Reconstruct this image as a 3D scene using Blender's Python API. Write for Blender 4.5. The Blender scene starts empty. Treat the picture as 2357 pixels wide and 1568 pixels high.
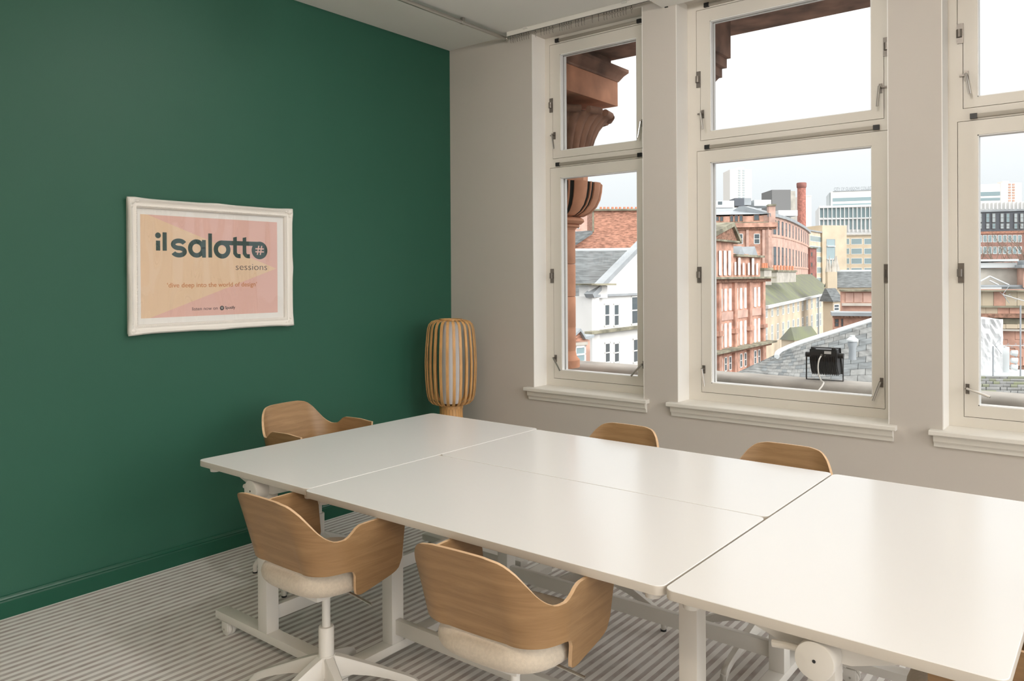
import bpy, bmesh, math, random
from mathutils import Vector, Matrix

S = bpy.context.scene
COL = S.collection
RND = random.Random(11)

# ------------------------------------------------------------------ camera, sky, sun, exposure
F_PX, CX_PX, CY_PX = 1785.06, 1178.5, 647.0          # focal length and principal point, in pixels of the 2357 x 1568 frame
CAM = Vector((3.9117, -4.1847, 1.497))
RIGHT = Vector((0.78182216, 0.62347355, -0.00590263))
DOWN = Vector((-0.0016355, -0.00741617, -0.99997116))
FWD = Vector((-0.62349935, 0.78180927, -0.00477844))
cam_d = bpy.data.cameras.new('camera'); cam = bpy.data.objects.new('camera', cam_d); COL.objects.link(cam)
cam_d.sensor_fit = 'HORIZONTAL'; cam_d.sensor_width = 36.0
cam_d.lens = F_PX / 2357 * 36.0
cam_d.shift_y = -(784 - CY_PX) / 2357
cam_d.clip_start = 0.05; cam_d.clip_end = 3000
mw = Matrix.Identity(4)
for i in range(3):
    mw[i][0] = RIGHT[i]; mw[i][1] = -DOWN[i]; mw[i][2] = -FWD[i]; mw[i][3] = CAM[i]
cam.matrix_world = mw
S.camera = cam

S.view_settings.view_transform = 'Standard'; S.view_settings.look = 'None'
S.view_settings.exposure = 0.30; S.view_settings.gamma = 1.0; S.view_settings.use_curve_mapping = False
S.cycles.use_denoising = True
S.cycles.max_bounces = 10; S.cycles.diffuse_bounces = 6; S.cycles.transparent_max_bounces = 16
S.cycles.sample_clamp_indirect = 6.0
S.cycles.caustics_reflective = False; S.cycles.caustics_refractive = False

SKY = 0.72
w = bpy.data.worlds.new('overcast_sky'); S.world = w; w.use_nodes = True
nt = w.node_tree; nt.nodes.clear()
o = nt.nodes.new('ShaderNodeOutputWorld'); bg = nt.nodes.new('ShaderNodeBackground')
tc = nt.nodes.new('ShaderNodeTexCoord'); sp = nt.nodes.new('ShaderNodeSeparateXYZ'); rp = nt.nodes.new('ShaderNodeValToRGB')
nt.links.new(tc.outputs['Generated'], sp.inputs[0]); nt.links.new(sp.outputs['Z'], rp.inputs[0])
nt.links.new(rp.outputs[0], bg.inputs[0]); nt.links.new(bg.outputs[0], o.inputs[0])
cr = rp.color_ramp                                     # tint: cool at the horizon, neutral above
cr.elements[0].position = 0.0; cr.elements[0].color = (0.86, 0.925, 0.965, 1)
cr.elements[1].position = 0.40; cr.elements[1].color = (1.0, 0.985, 0.96, 1)
mz = nt.nodes.new('ShaderNodeMath'); mz.operation = 'MAXIMUM'; mz.inputs[1].default_value = 0.0
ml = nt.nodes.new('ShaderNodeMath'); ml.operation = 'MULTIPLY_ADD'; ml.inputs[1].default_value = 2.0*SKY; ml.inputs[2].default_value = SKY   # standard overcast sky: L = L0 (1 + 2 sin h)
nt.links.new(sp.outputs['Z'], mz.inputs[0]); nt.links.new(mz.outputs[0], ml.inputs[0]); nt.links.new(ml.outputs[0], bg.inputs[1])

sun_d = bpy.data.lights.new('sun', 'SUN'); sun = bpy.data.objects.new('sun', sun_d); COL.objects.link(sun)
sun_d.energy = 2.8; sun_d.angle = math.radians(50); sun_d.color = (1.0, 0.98, 0.95)
sun.rotation_euler = Vector((-0.90, 0.20, -0.38)).to_track_quat('-Z', 'Y').to_euler()
sun.location = (0, -20, 30)
LAMP_W = 19.5                                         # watts of each globe lamp over the tables

# ------------------------------------------------------------------ materials
MATS = {}
def mat(name, col, rough=0.5, metal=0.0, var=0.0, vscale=4.0, bump=0.0, bscale=150.0, spec=0.5, vstretch=None, col2=None, sheen=0.0):
    m = bpy.data.materials.new(name); m.use_nodes = True
    n = m.node_tree.nodes; L = m.node_tree.links; b = n['Principled BSDF']
    b.inputs['Base Color'].default_value = (*col, 1); b.inputs['Roughness'].default_value = rough
    b.inputs['Metallic'].default_value = metal; b.inputs['Specular IOR Level'].default_value = spec
    if sheen: b.inputs['Sheen Weight'].default_value = sheen
    if var or bump:
        t = n.new('ShaderNodeTexCoord'); mp = n.new('ShaderNodeMapping'); L.new(t.outputs['Object'], mp.inputs[0])
        if vstretch: mp.inputs['Scale'].default_value = vstretch
    if var:
        nz = n.new('ShaderNodeTexNoise'); nz.inputs['Scale'].default_value = vscale; nz.inputs['Detail'].default_value = 6
        L.new(mp.outputs[0], nz.inputs['Vector'])
        mx = n.new('ShaderNodeMix'); mx.data_type = 'RGBA'
        c2 = col2 if col2 else tuple(max(0, c * (1 - var)) for c in col)
        c1 = col if col2 else tuple(min(1, c * (1 + var * 0.5)) for c in col)
        mx.inputs[6].default_value = (*c1, 1); mx.inputs[7].default_value = (*c2, 1)
        rr = n.new('ShaderNodeMapRange'); rr.inputs[1].default_value = 0.35; rr.inputs[2].default_value = 0.65
        L.new(nz.outputs['Fac'], rr.inputs[0]); L.new(rr.outputs[0], mx.inputs[0]); L.new(mx.outputs[2], b.inputs['Base Color'])
    if bump:
        nb = n.new('ShaderNodeTexNoise'); nb.inputs['Scale'].default_value = bscale; nb.inputs['Detail'].default_value = 3
        L.new(mp.outputs[0], nb.inputs['Vector'])
        bn = n.new('ShaderNodeBump'); bn.inputs['Strength'].default_value = bump; bn.inputs['Distance'].default_value = 0.004
        L.new(nb.outputs['Fac'], bn.inputs['Height']); L.new(bn.outputs[0], b.inputs['Normal'])
    MATS[name] = m
    return m

def emis(name, col, strength):
    m = bpy.data.materials.new(name); m.use_nodes = True
    b = m.node_tree.nodes['Principled BSDF']; b.inputs['Base Color'].default_value = (*col, 1)
    b.inputs['Emission Color'].default_value = (*col, 1); b.inputs['Emission Strength'].default_value = strength
    MATS[name] = m
    return m

def glass(name, tint, gloss=1.0, rough=0.0, wavy=0.0):
    m = bpy.data.materials.new(name); m.use_nodes = True
    n = m.node_tree.nodes; L = m.node_tree.links; n.clear()
    out = n.new('ShaderNodeOutputMaterial'); tr = n.new('ShaderNodeBsdfTransparent'); gl = n.new('ShaderNodeBsdfGlossy')
    mx = n.new('ShaderNodeMixShader'); lw = n.new('ShaderNodeLayerWeight'); lw.inputs[0].default_value = 0.5      # Facing is symmetric on both sides of a pane
    pw = n.new('ShaderNodeMath'); pw.operation = 'POWER'; pw.inputs[1].default_value = 5.0
    fr = n.new('ShaderNodeMath'); fr.operation = 'MULTIPLY_ADD'; fr.inputs[1].default_value = 0.92; fr.inputs[2].default_value = 0.08
    L.new(lw.outputs['Facing'], pw.inputs[0]); L.new(pw.outputs[0], fr.inputs[0])
    mu = n.new('ShaderNodeMath'); mu.operation = 'MULTIPLY'; mu.inputs[1].default_value = gloss
    tr.inputs[0].default_value = (*tint, 1); gl.inputs['Roughness'].default_value = rough
    L.new(fr.outputs[0], mu.inputs[0]); L.new(mu.outputs[0], mx.inputs[0]); L.new(tr.outputs[0], mx.inputs[1]); L.new(gl.outputs[0], mx.inputs[2])
    L.new(mx.outputs[0], out.inputs[0])
    if wavy:
        t = n.new('ShaderNodeTexCoord'); nz = n.new('ShaderNodeTexNoise'); nz.inputs['Scale'].default_value = 2.2; nz.inputs['Detail'].default_value = 1
        bn = n.new('ShaderNodeBump'); bn.inputs['Strength'].default_value = wavy; bn.inputs['Distance'].default_value = 0.05
        mp = n.new('ShaderNodeMapping'); mp.inputs['Scale'].default_value = (1, 3.2, 0.8); L.new(t.outputs['Object'], mp.inputs[0]); L.new(mp.outputs[0], nz.inputs['Vector']); L.new(nz.outputs['Fac'], bn.inputs['Height']); L.new(bn.outputs[0], gl.inputs['Normal'])
    MATS[name] = m
    return m

mat('greige_paint', (0.575, 0.535, 0.49), 0.75, bump=0.04, bscale=90)
mat('reveal_lit_tone', (0.90, 0.885, 0.86), 0.7)
mat('green_paint', (0.0172, 0.094, 0.059), 0.56, bump=0.10, bscale=130, spec=0.45)
mat('green_gloss', (0.0095, 0.078, 0.046), 0.25, bump=0.05, bscale=25)
mat('ceiling_paint', (0.82, 0.805, 0.775), 0.85, bump=0.03, bscale=60)
mat('trim_paint', (0.725, 0.69, 0.625), 0.40, bump=0.02, bscale=40)
mat('sill_paint', (0.80, 0.775, 0.72), 0.42)
mat('bead_paint', (0.88, 0.88, 0.87), 0.35)
mat('laminate', (0.85, 0.85, 0.85), 0.21, spec=0.5)
mat('laminate_edge', (0.66, 0.62, 0.56), 0.45)
mat('white_metal', (0.74, 0.72, 0.68), 0.38, bump=0.02, bscale=300)
mat('white_plastic', (0.72, 0.70, 0.66), 0.45)
mat('black_plastic', (0.012, 0.012, 0.013), 0.4)
mat('dark_metal', (0.020, 0.022, 0.025), 0.45, metal=0.0)
mat('hinge_metal', (0.20, 0.18, 0.16), 0.38, metal=0.8)
mat('steel', (0.55, 0.53, 0.50), 0.28, metal=1.0)
mat('vent_metal', (0.36, 0.33, 0.28), 0.5, metal=0.2)
mat('fabric', (0.56, 0.49, 0.40), 0.95, var=0.07, vscale=120, bump=0.35, bscale=500, sheen=0.25)
mat('gap_dark', (0.01, 0.01, 0.01), 0.8)
mat('bamboo', (0.60, 0.33, 0.125), 0.42, var=0.25, vscale=8, vstretch=(6, 6, 1))
mat('lamp_shade_paper', (0.78, 0.78, 0.80), 0.9)
mat('frame_white', (0.82, 0.79, 0.745), 0.55, bump=0.15, bscale=60)
mat('mat_board', (0.88, 0.865, 0.84), 0.8)
mat('print_pink', (0.80, 0.50, 0.44), 0.7)
mat('print_peach', (0.83, 0.61, 0.42), 0.7)
mat('print_green', (0.018, 0.055, 0.050), 0.6)
mat('print_orange', (0.60, 0.24, 0.09), 0.7)
mat('print_black', (0.03, 0.03, 0.035), 0.7)
mat('lens_white', (0.9, 0.88, 0.84), 0.4)
emis('lamp_lens', (1.0, 0.86, 0.68), 6.0)
glass('pane_glass', (0.985, 0.992, 0.99), 0.55)
glass('acrylic', (0.99, 0.99, 0.99), 1.0, 0.01, wavy=0.16)
# outdoors; far building colours are paled to stand in for haze
mat('sandstone', (0.64, 0.31, 0.19), 0.85, var=0.35, vscale=3.0, bump=0.3, bscale=40)
mat('sandstone_dark', (0.30, 0.165, 0.115), 0.9, var=0.5, vscale=5.0, bump=0.3, bscale=30)
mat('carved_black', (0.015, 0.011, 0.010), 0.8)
mat('ledge_stone', (0.50, 0.47, 0.43), 0.85, var=0.3, vscale=2.5)
mat('gutter_lead', (0.05, 0.053, 0.056), 0.6, var=0.6, vscale=8)
mat('red_stone', (0.58, 0.335, 0.255), 0.9, var=0.35, vscale=0.9)
mat('pink_stone', (0.60, 0.40, 0.335), 0.9, var=0.22, vscale=0.6)
mat('mossy_stone', (0.27, 0.255, 0.19), 0.95, var=0.5, vscale=0.8)
mat('cream_stone', (0.68, 0.575, 0.44), 0.9, var=0.18, vscale=0.3)
mat('buff_stone', (0.60, 0.51, 0.385), 0.9, var=0.15, vscale=0.2)
mat('white_render', (0.76, 0.76, 0.75), 0.85, var=0.06, vscale=0.4)
mat('hazed_tower', (0.78, 0.75, 0.71), 0.9)  # near-white tone carries the distance haze
mat('brick', (0.50, 0.25, 0.175), 0.9, var=0.5, vscale=2.2, vstretch=(1, 1, 5))
mat('brick_pale', (0.62, 0.39, 0.31), 0.9, var=0.3, vscale=0.6)
mat('flats_brick', (0.36, 0.20, 0.165), 0.9, var=0.3, vscale=0.4)
mat('brick_dark', (0.30, 0.13, 0.11), 0.9, var=0.3, vscale=0.5)
mat('slate', (0.155, 0.17, 0.175), 0.7, var=0.4, vscale=1.0, vstretch=(1, 1, 7))
mat('slate_light', (0.20, 0.205, 0.20), 0.75, var=0.35, vscale=2.0)
mat('moss_slate', (0.15, 0.155, 0.13), 0.85, var=0.5, vscale=0.5, col2=(0.19, 0.21, 0.12))
mat('lead', (0.34, 0.37, 0.395), 0.5, var=0.15, vscale=0.6)
mat('lead_white', (0.62, 0.65, 0.66), 0.45)
mat('grey_clad', (0.19, 0.19, 0.19), 0.7)
mat('charcoal_clad', (0.10, 0.11, 0.13), 0.6)
mat('far_pane', (0.10, 0.125, 0.14), 0.18)
mat('blue_pane', (0.27, 0.36, 0.385), 0.25)
mat('blind_pane', (0.74, 0.75, 0.75), 0.4)
mat('pale_pane', (0.42, 0.47, 0.485), 0.3)
mat('sash_white', (0.85, 0.85, 0.83), 0.5)
mat('tarp', (0.70, 0.71, 0.72), 0.6, var=0.15, vscale=1.5)
mat('bark', (0.22, 0.18, 0.14), 0.95)
mat('concrete', (0.50, 0.47, 0.42), 0.9, var=0.2, vscale=0.8)
mat('street', (0.16, 0.16, 0.16), 0.9, var=0.3, vscale=0.05)
mat('terracotta', (0.62, 0.25, 0.15), 0.85)
mat('chimney_brick', (0.46, 0.19, 0.15), 0.9, var=0.3, vscale=2.0)
mat('cable_white', (0.78, 0.76, 0.71), 0.5)
mat('sticker', (0.72, 0.72, 0.72), 0.6)

def oak(name, c1, c2):
    m = bpy.data.materials.new(name); m.use_nodes = True
    n = m.node_tree.nodes; L = m.node_tree.links; b = n['Principled BSDF']; b.inputs['Roughness'].default_value = 0.42
    t = n.new('ShaderNodeTexCoord'); mp = n.new('ShaderNodeMapping'); mp.inputs['Scale'].default_value = (2.2, 2.2, 26)
    L.new(t.outputs['Object'], mp.inputs[0])
    nz = n.new('ShaderNodeTexNoise'); nz.inputs['Scale'].default_value = 2.0; nz.inputs['Detail'].default_value = 9; nz.inputs['Roughness'].default_value = 0.62
    nz.inputs['Distortion'].default_value = 0.6
    L.new(mp.outputs[0], nz.inputs['Vector'])
    rr = n.new('ShaderNodeMapRange'); rr.inputs[1].default_value = 0.34; rr.inputs[2].default_value = 0.68; L.new(nz.outputs['Fac'], rr.inputs[0])
    mx = n.new('ShaderNodeMix'); mx.data_type = 'RGBA'; mx.inputs[6].default_value = (*c1, 1); mx.inputs[7].default_value = (*c2, 1)
    L.new(rr.outputs[0], mx.inputs[0]); L.new(mx.outputs[2], b.inputs['Base Color'])
    MATS[name] = m
oak('oak_veneer', (0.335, 0.202, 0.096), (0.235, 0.132, 0.056))
mat('ply_edge', (0.66, 0.45, 0.27), 0.5, var=0.1, vscale=40)

def carpet():
    m = bpy.data.materials.new('striped_carpet'); m.use_nodes = True
    n = m.node_tree.nodes; L = m.node_tree.links; b = n['Principled BSDF']; b.inputs['Roughness'].default_value = 0.95
    b.inputs['Specular IOR Level'].default_value = 0.2
    t = n.new('ShaderNodeTexCoord'); s = n.new('ShaderNodeSeparateXYZ'); L.new(t.outputs['Object'], s.inputs[0])
    dv = n.new('ShaderNodeMath'); dv.operation = 'DIVIDE'; dv.inputs[1].default_value = 0.0406; L.new(s.outputs['X'], dv.inputs[0])
    ad = n.new('ShaderNodeMath'); ad.operation = 'ADD'; ad.inputs[1].default_value = 0.49; L.new(dv.outputs[0], ad.inputs[0])
    fr = n.new('ShaderNodeMath'); fr.operation = 'FRACT'; L.new(ad.outputs[0], fr.inputs[0])
    ds = n.new('ShaderNodeMath'); ds.operation = 'SUBTRACT'; ds.inputs[1].default_value = 0.5; L.new(fr.outputs[0], ds.inputs[0])
    ab = n.new('ShaderNodeMath'); ab.operation = 'ABSOLUTE'; L.new(ds.outputs[0], ab.inputs[0])
    mk = n.new('ShaderNodeMapRange'); mk.inputs[1].default_value = 0.215; mk.inputs[2].default_value = 0.265; L.new(ab.outputs[0], mk.inputs[0])   # 0 in dark stripe
    # brown and grey yarns in the dark stripe
    mp = n.new('ShaderNodeMapping'); mp.inputs['Scale'].default_value = (1 / 0.0406, 12, 1); L.new(t.outputs['Object'], mp.inputs[0])
    nz = n.new('ShaderNodeTexNoise'); nz.inputs['Scale'].default_value = 1.0; nz.inputs['Detail'].default_value = 4; L.new(mp.outputs[0], nz.inputs['Vector'])
    rp = n.new('ShaderNodeValToRGB'); L.new(nz.outputs['Fac'], rp.inputs[0]); c = rp.color_ramp
    c.elements[0].position = 0.32; c.elements[0].color = (0.30, 0.245, 0.23, 1); c.elements[1].position = 0.7; c.elements[1].color = (0.56, 0.52, 0.50, 1)
    e = c.elements.new(0.46); e.color = (0.41, 0.345, 0.33, 1); e = c.elements.new(0.56); e.color = (0.46, 0.435, 0.42, 1)
    # loops
    wv = n.new('ShaderNodeTexWave'); wv.bands_direction = 'Y'; wv.inputs['Scale'].default_value = 95; wv.inputs['Distortion'].default_value = 0.0
    L.new(t.outputs['Object'], wv.inputs['Vector'])
    wx = n.new('ShaderNodeTexWave'); wx.bands_direction = 'X'; wx.inputs['Scale'].default_value = 75; L.new(t.outputs['Object'], wx.inputs['Vector'])
    ml = n.new('ShaderNodeMath'); ml.operation = 'MULTIPLY'; L.new(wv.outputs['Fac'], ml.inputs[0]); L.new(wx.outputs['Fac'], ml.inputs[1])
    dk = n.new('ShaderNodeMix'); dk.data_type = 'RGBA'; L.new(ml.outputs[0], dk.inputs[0]); L.new(rp.outputs[0], dk.inputs[6]); dk.inputs[7].default_value = (0.72, 0.695, 0.67, 1)
    lt = n.new('ShaderNodeMix'); lt.data_type = 'RGBA'; L.new(wv.outputs['Fac'], lt.inputs[0]); lt.inputs[6].default_value = (0.76, 0.745, 0.72, 1); lt.inputs[7].default_value = (0.86, 0.845, 0.82, 1)
    mx = n.new('ShaderNodeMix'); mx.data_type = 'RGBA'; L.new(mk.outputs[0], mx.inputs[0]); L.new(dk.outputs[2], mx.inputs[6]); L.new(lt.outputs[2], mx.inputs[7])
    L.new(mx.outputs[2], b.inputs['Base Color'])
    nb = n.new('ShaderNodeTexNoise'); nb.inputs['Scale'].default_value = 350; L.new(t.outputs['Object'], nb.inputs['Vector'])
    bn = n.new('ShaderNodeBump'); bn.inputs['Strength'].default_value = 0.35; bn.inputs['Distance'].default_value = 0.004
    L.new(nb.outputs['Fac'], bn.inputs['Height']); L.new(bn.outputs[0], b.inputs['Normal'])
    MATS['striped_carpet'] = m
carpet()

# ------------------------------------------------------------------ mesh helpers
ORG = {}
class MB:
    def __init__(s): s.v = []; s.f = []; s.mi = []
    def add(s, vs, fs, m=0):
        k = len(s.v); s.v += [Vector(p) for p in vs]
        for f in fs: s.f.append([i + k for i in f]); s.mi.append(m)
        return s
    def box(s, x0, x1, y0, y1, z0, z1, m=0):
        return s.add([(x0,y0,z0),(x1,y0,z0),(x1,y1,z0),(x0,y1,z0),(x0,y0,z1),(x1,y0,z1),(x1,y1,z1),(x0,y1,z1)],
                     [(0,3,2,1),(4,5,6,7),(0,1,5,4),(1,2,6,5),(2,3,7,6),(3,0,4,7)], m)
    def hexa(s, p, m=0):      # 8 points, bottom loop then top loop
        return s.add(p, [(0,3,2,1),(4,5,6,7),(0,1,5,4),(1,2,6,5),(2,3,7,6),(3,0,4,7)], m)
    def loft(s, rings, cap=True, m=0, closed=True):
        n = len(rings[0]); vs = [p for r in rings for p in r]; fs = []
        for i in range(len(rings) - 1):
            for j in range(n if closed else n - 1):
                a = i * n + j; b = i * n + (j + 1) % n
                fs.append((a, b, b + n, a + n))
        if cap:
            fs.append(tuple(reversed(range(n)))); fs.append(tuple(range((len(rings) - 1) * n, len(rings) * n)))
        return s.add(vs, fs, m)
    def prism(s, poly, fn, a, b, m=0):   # poly of (p,q), fn(p,q,r) -> xyz
        return s.loft([[fn(p, q, a) for p, q in poly], [fn(p, q, b) for p, q in poly]], True, m)
    def cyl(s, p0, p1, r0, r1=None, seg=14, m=0):
        r1 = r0 if r1 is None else r1; p0 = Vector(p0); p1 = Vector(p1); d = (p1 - p0).normalized()
        u = d.orthogonal().normalized(); v = d.cross(u)
        c = [(math.cos(2*math.pi*k/seg), math.sin(2*math.pi*k/seg)) for k in range(seg)]
        return s.loft([[p0 + (u*a + v*b)*r0 for a, b in c], [p1 + (u*a + v*b)*r1 for a, b in c]], True, m)
    def tube(s, pts, r, seg=8, m=0):
        pts = [Vector(p) for p in pts]; rings = []; up = None
        for i, p in enumerate(pts):
            d = (pts[min(i+1, len(pts)-1)] - pts[max(i-1, 0)]).normalized()
            u = d.orthogonal().normalized() if up is None else (up - d * up.dot(d)).normalized()
            up = u; v = d.cross(u); rr = r[i] if isinstance(r, (list, tuple)) else r
            rings.append([p + (u*math.cos(2*math.pi*k/seg) + v*math.sin(2*math.pi*k/seg))*rr for k in range(seg)])
        return s.loft(rings, True, m)
    def lathe(s, prof, c=(0,0), seg=24, m=0, cap=True, rib=None):
        rings = []
        for r, z in prof:
            ring = []
            for k in range(seg):
                a = 2*math.pi*k/seg; rr = r if rib is None else rib(r, z, a)
                ring.append((c[0] + rr*math.cos(a), c[1] + rr*math.sin(a), z))
            rings.append(ring)
        return s.loft(rings, cap, m)
    def build(s, name, m, parent=None, smooth=False, bevel=0.0, seg=2, angle=35):
        me = bpy.data.meshes.new(name); base = Vector((0,0,0)); q = parent
        while q is not None:
            if q.name in ORG: base = ORG[q.name]
            q = q.parent
        me.from_pydata([tuple(p - base) for p in s.v], [], s.f)
        for i, mm in enumerate(m if isinstance(m, (list, tuple)) else [m]): me.materials.append(MATS[mm])
        for i, p in enumerate(me.polygons): p.material_index = s.mi[i]
        bm = bmesh.new(); bm.from_mesh(me); bmesh.ops.recalc_face_normals(bm, faces=bm.faces)
        if bevel:
            bm.edges.ensure_lookup_table()
            ed = [e for e in bm.edges if len(e.link_faces) == 2 and e.calc_face_angle(0) > 0.6]
            bmesh.ops.bevel(bm, geom=ed, offset=bevel, segments=seg, affect='EDGES', profile=0.6, clamp_overlap=True)
        bm.to_mesh(me); bm.free()
        if smooth or bevel:
            for p in me.polygons: p.use_smooth = True
            me.set_sharp_from_angle(angle=math.radians(angle))
        ob = bpy.data.objects.new(name, me); COL.objects.link(ob)
        if parent is not None: ob.parent = parent
        return ob

def tag(ob, label, cat, group=None, kind=None):
    if label: ob['label'] = label
    if cat: ob['category'] = cat
    if group: ob['group'] = group
    if kind: ob['kind'] = kind
    return ob
def thing(name, label, cat, loc=(0,0,0), rz=0.0, group=None, world=False):
    ob = bpy.data.objects.new(name, None); COL.objects.link(ob); ob.empty_display_size = 0.1
    ob.location = loc; ob.rotation_euler = (0, 0, rz)
    if world: ORG[ob.name] = Vector(loc)
    return tag(ob, label, cat, group)
def struct(ob, label=None, cat=None):
    ob['kind'] = 'structure'
    if label: ob['label'] = label
    if cat: ob['category'] = cat
    return ob
def copy_tree(ob, parent=None):
    c = ob.copy(); COL.objects.link(c)
    if parent is not None: c.parent = parent
    for ch in list(ob.children): copy_tree(ch, c)
    return c
def box(name, m, x0, x1, y0, y1, z0, z1, parent=None, bevel=0.0):
    return MB().box(x0, x1, y0, y1, z0, z1).build(name, m, parent, bevel=bevel)
def rrect(w, d, r, n=5):     # rounded rectangle outline centred on 0
    pts = []
    for cx, cy, a0 in ((w/2-r, d/2-r, 0), (-w/2+r, d/2-r, 90), (-w/2+r, -d/2+r, 180), (w/2-r, -d/2+r, 270)):
        for k in range(n + 1):
            a = math.radians(a0 + 90*k/n); pts.append((cx + r*math.cos(a), cy + r*math.sin(a)))
    return pts
def interp(pts, t):          # smooth monotone-ish interpolation
    for i in range(len(pts) - 1):
        if t <= pts[i+1][0] or i == len(pts) - 2:
            (x0, y0), (x1, y1) = pts[i], pts[i+1]
            k = 0 if x1 == x0 else min(1, max(0, (t - x0)/(x1 - x0)))
            def sl(j):
                if j <= 0 or j >= len(pts) - 1: return 0.0
                a = (pts[j][1]-pts[j-1][1])/(pts[j][0]-pts[j-1][0]); b = (pts[j+1][1]-pts[j][1])/(pts[j+1][0]-pts[j][0])
                return 0.0 if a*b <= 0 else 2*a*b/(a+b)
            h = x1 - x0; m0 = sl(i)*h; m1 = sl(i+1)*h
            return (2*k**3-3*k**2+1)*y0 + (k**3-2*k**2+k)*m0 + (-2*k**3+3*k**2)*y1 + (k**3-k**2)*m1

# ------------------------------------------------------------------ the room
XR, YF, H = 5.85, -7.2, 3.165
struct(box('floor', 'striped_carpet', -0.3, XR+0.3, YF-0.3, 0.3, -0.25, 0.0), 'off-white carpet with narrow grey-brown stripes', 'floor')
struct(box('ceiling', 'ceiling_paint', -0.3, XR+0.3, YF-0.3, 0.3, H, H+0.3), 'plain off-white ceiling', 'ceiling')
struct(box('wall_left', 'green_paint', -0.3, 0.0, YF, 0.0, 0, H), 'dark green painted wall', 'wall')
SIDE = [(-0.35, 1.45), (-2.10, 1.45), (-3.85, 1.45), (-5.60, 1.35)]        # glazed doors invented in the unseen side wall for daylight: start y, width
b = MB(); ys = 0.0
for y0, wd in SIDE:
    b.box(XR, XR+0.3, y0, ys, 0, H); b.box(XR, XR+0.3, y0-wd, y0, 3.10, H); ys = y0-wd
b.box(XR, XR+0.3, YF, ys, 0, H)
struct(b.build('wall_right', 'greige_paint'), 'greige side wall with added full-height glazed doors', 'wall')
struct(box('wall_front', 'greige_paint', -0.3, XR+0.3, YF-0.3, YF, 0, H), 'plain greige wall opposite the windows', 'wall')

# window openings: x0, x1, glass x0, x1
WINS = [(0.757, 1.598, 0.884, 1.474), (1.820, 2.972, 1.966, 2.859), (3.207, 4.346, 3.336, 4.229), (4.585, 5.426, 4.712, 5.302)]
Z_SILL, Z_HEAD, YW = 0.742, 3.135, 0.30
b = MB(); xs = -0.3
for x0, x1, _, _ in WINS:
    b.box(xs, x0, 0, YW, 0, H); b.box(x0, x1, 0, YW, 0, Z_SILL-0.002); b.box(x0, x1, 0, YW, Z_HEAD, H); xs = x1
b.box(xs, XR+0.3, 0, YW, 0, H)
struct(b.build('wall_back', 'greige_paint'), 'greige wall with tall windows', 'wall')

# green skirting: plinth with a moulded top
prof = [(0,0),(0.018,0),(0.018,0.072),(0.012,0.078),(0.014,0.083),(0.010,0.089),(0.004,0.095),(0,0.097)]
struct(MB().prism(prof, lambda p,q,r: (p, r, q), YF, 0.0).build('baseboard_left', 'green_gloss'), 'glossy dark green skirting board', 'skirting')
struct(MB().prism(prof, lambda p,q,r: (r, -p, q), 0.018, XR).build('baseboard_back', 'trim_paint'), 'cream skirting board below the windows', 'skirting')

# dropped box under the ceiling beside the second window
tb = struct(box('trim_1', 'ceiling_paint', 1.735, XR, -1.1, -0.002, 3.097, H), 'shallow pale grey ceiling bulkhead along the window wall', 'bulkhead')
box('clip', 'black_plastic', 1.752, 1.772, -0.010, -0.0025, 3.092, 3.097, tb)

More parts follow.
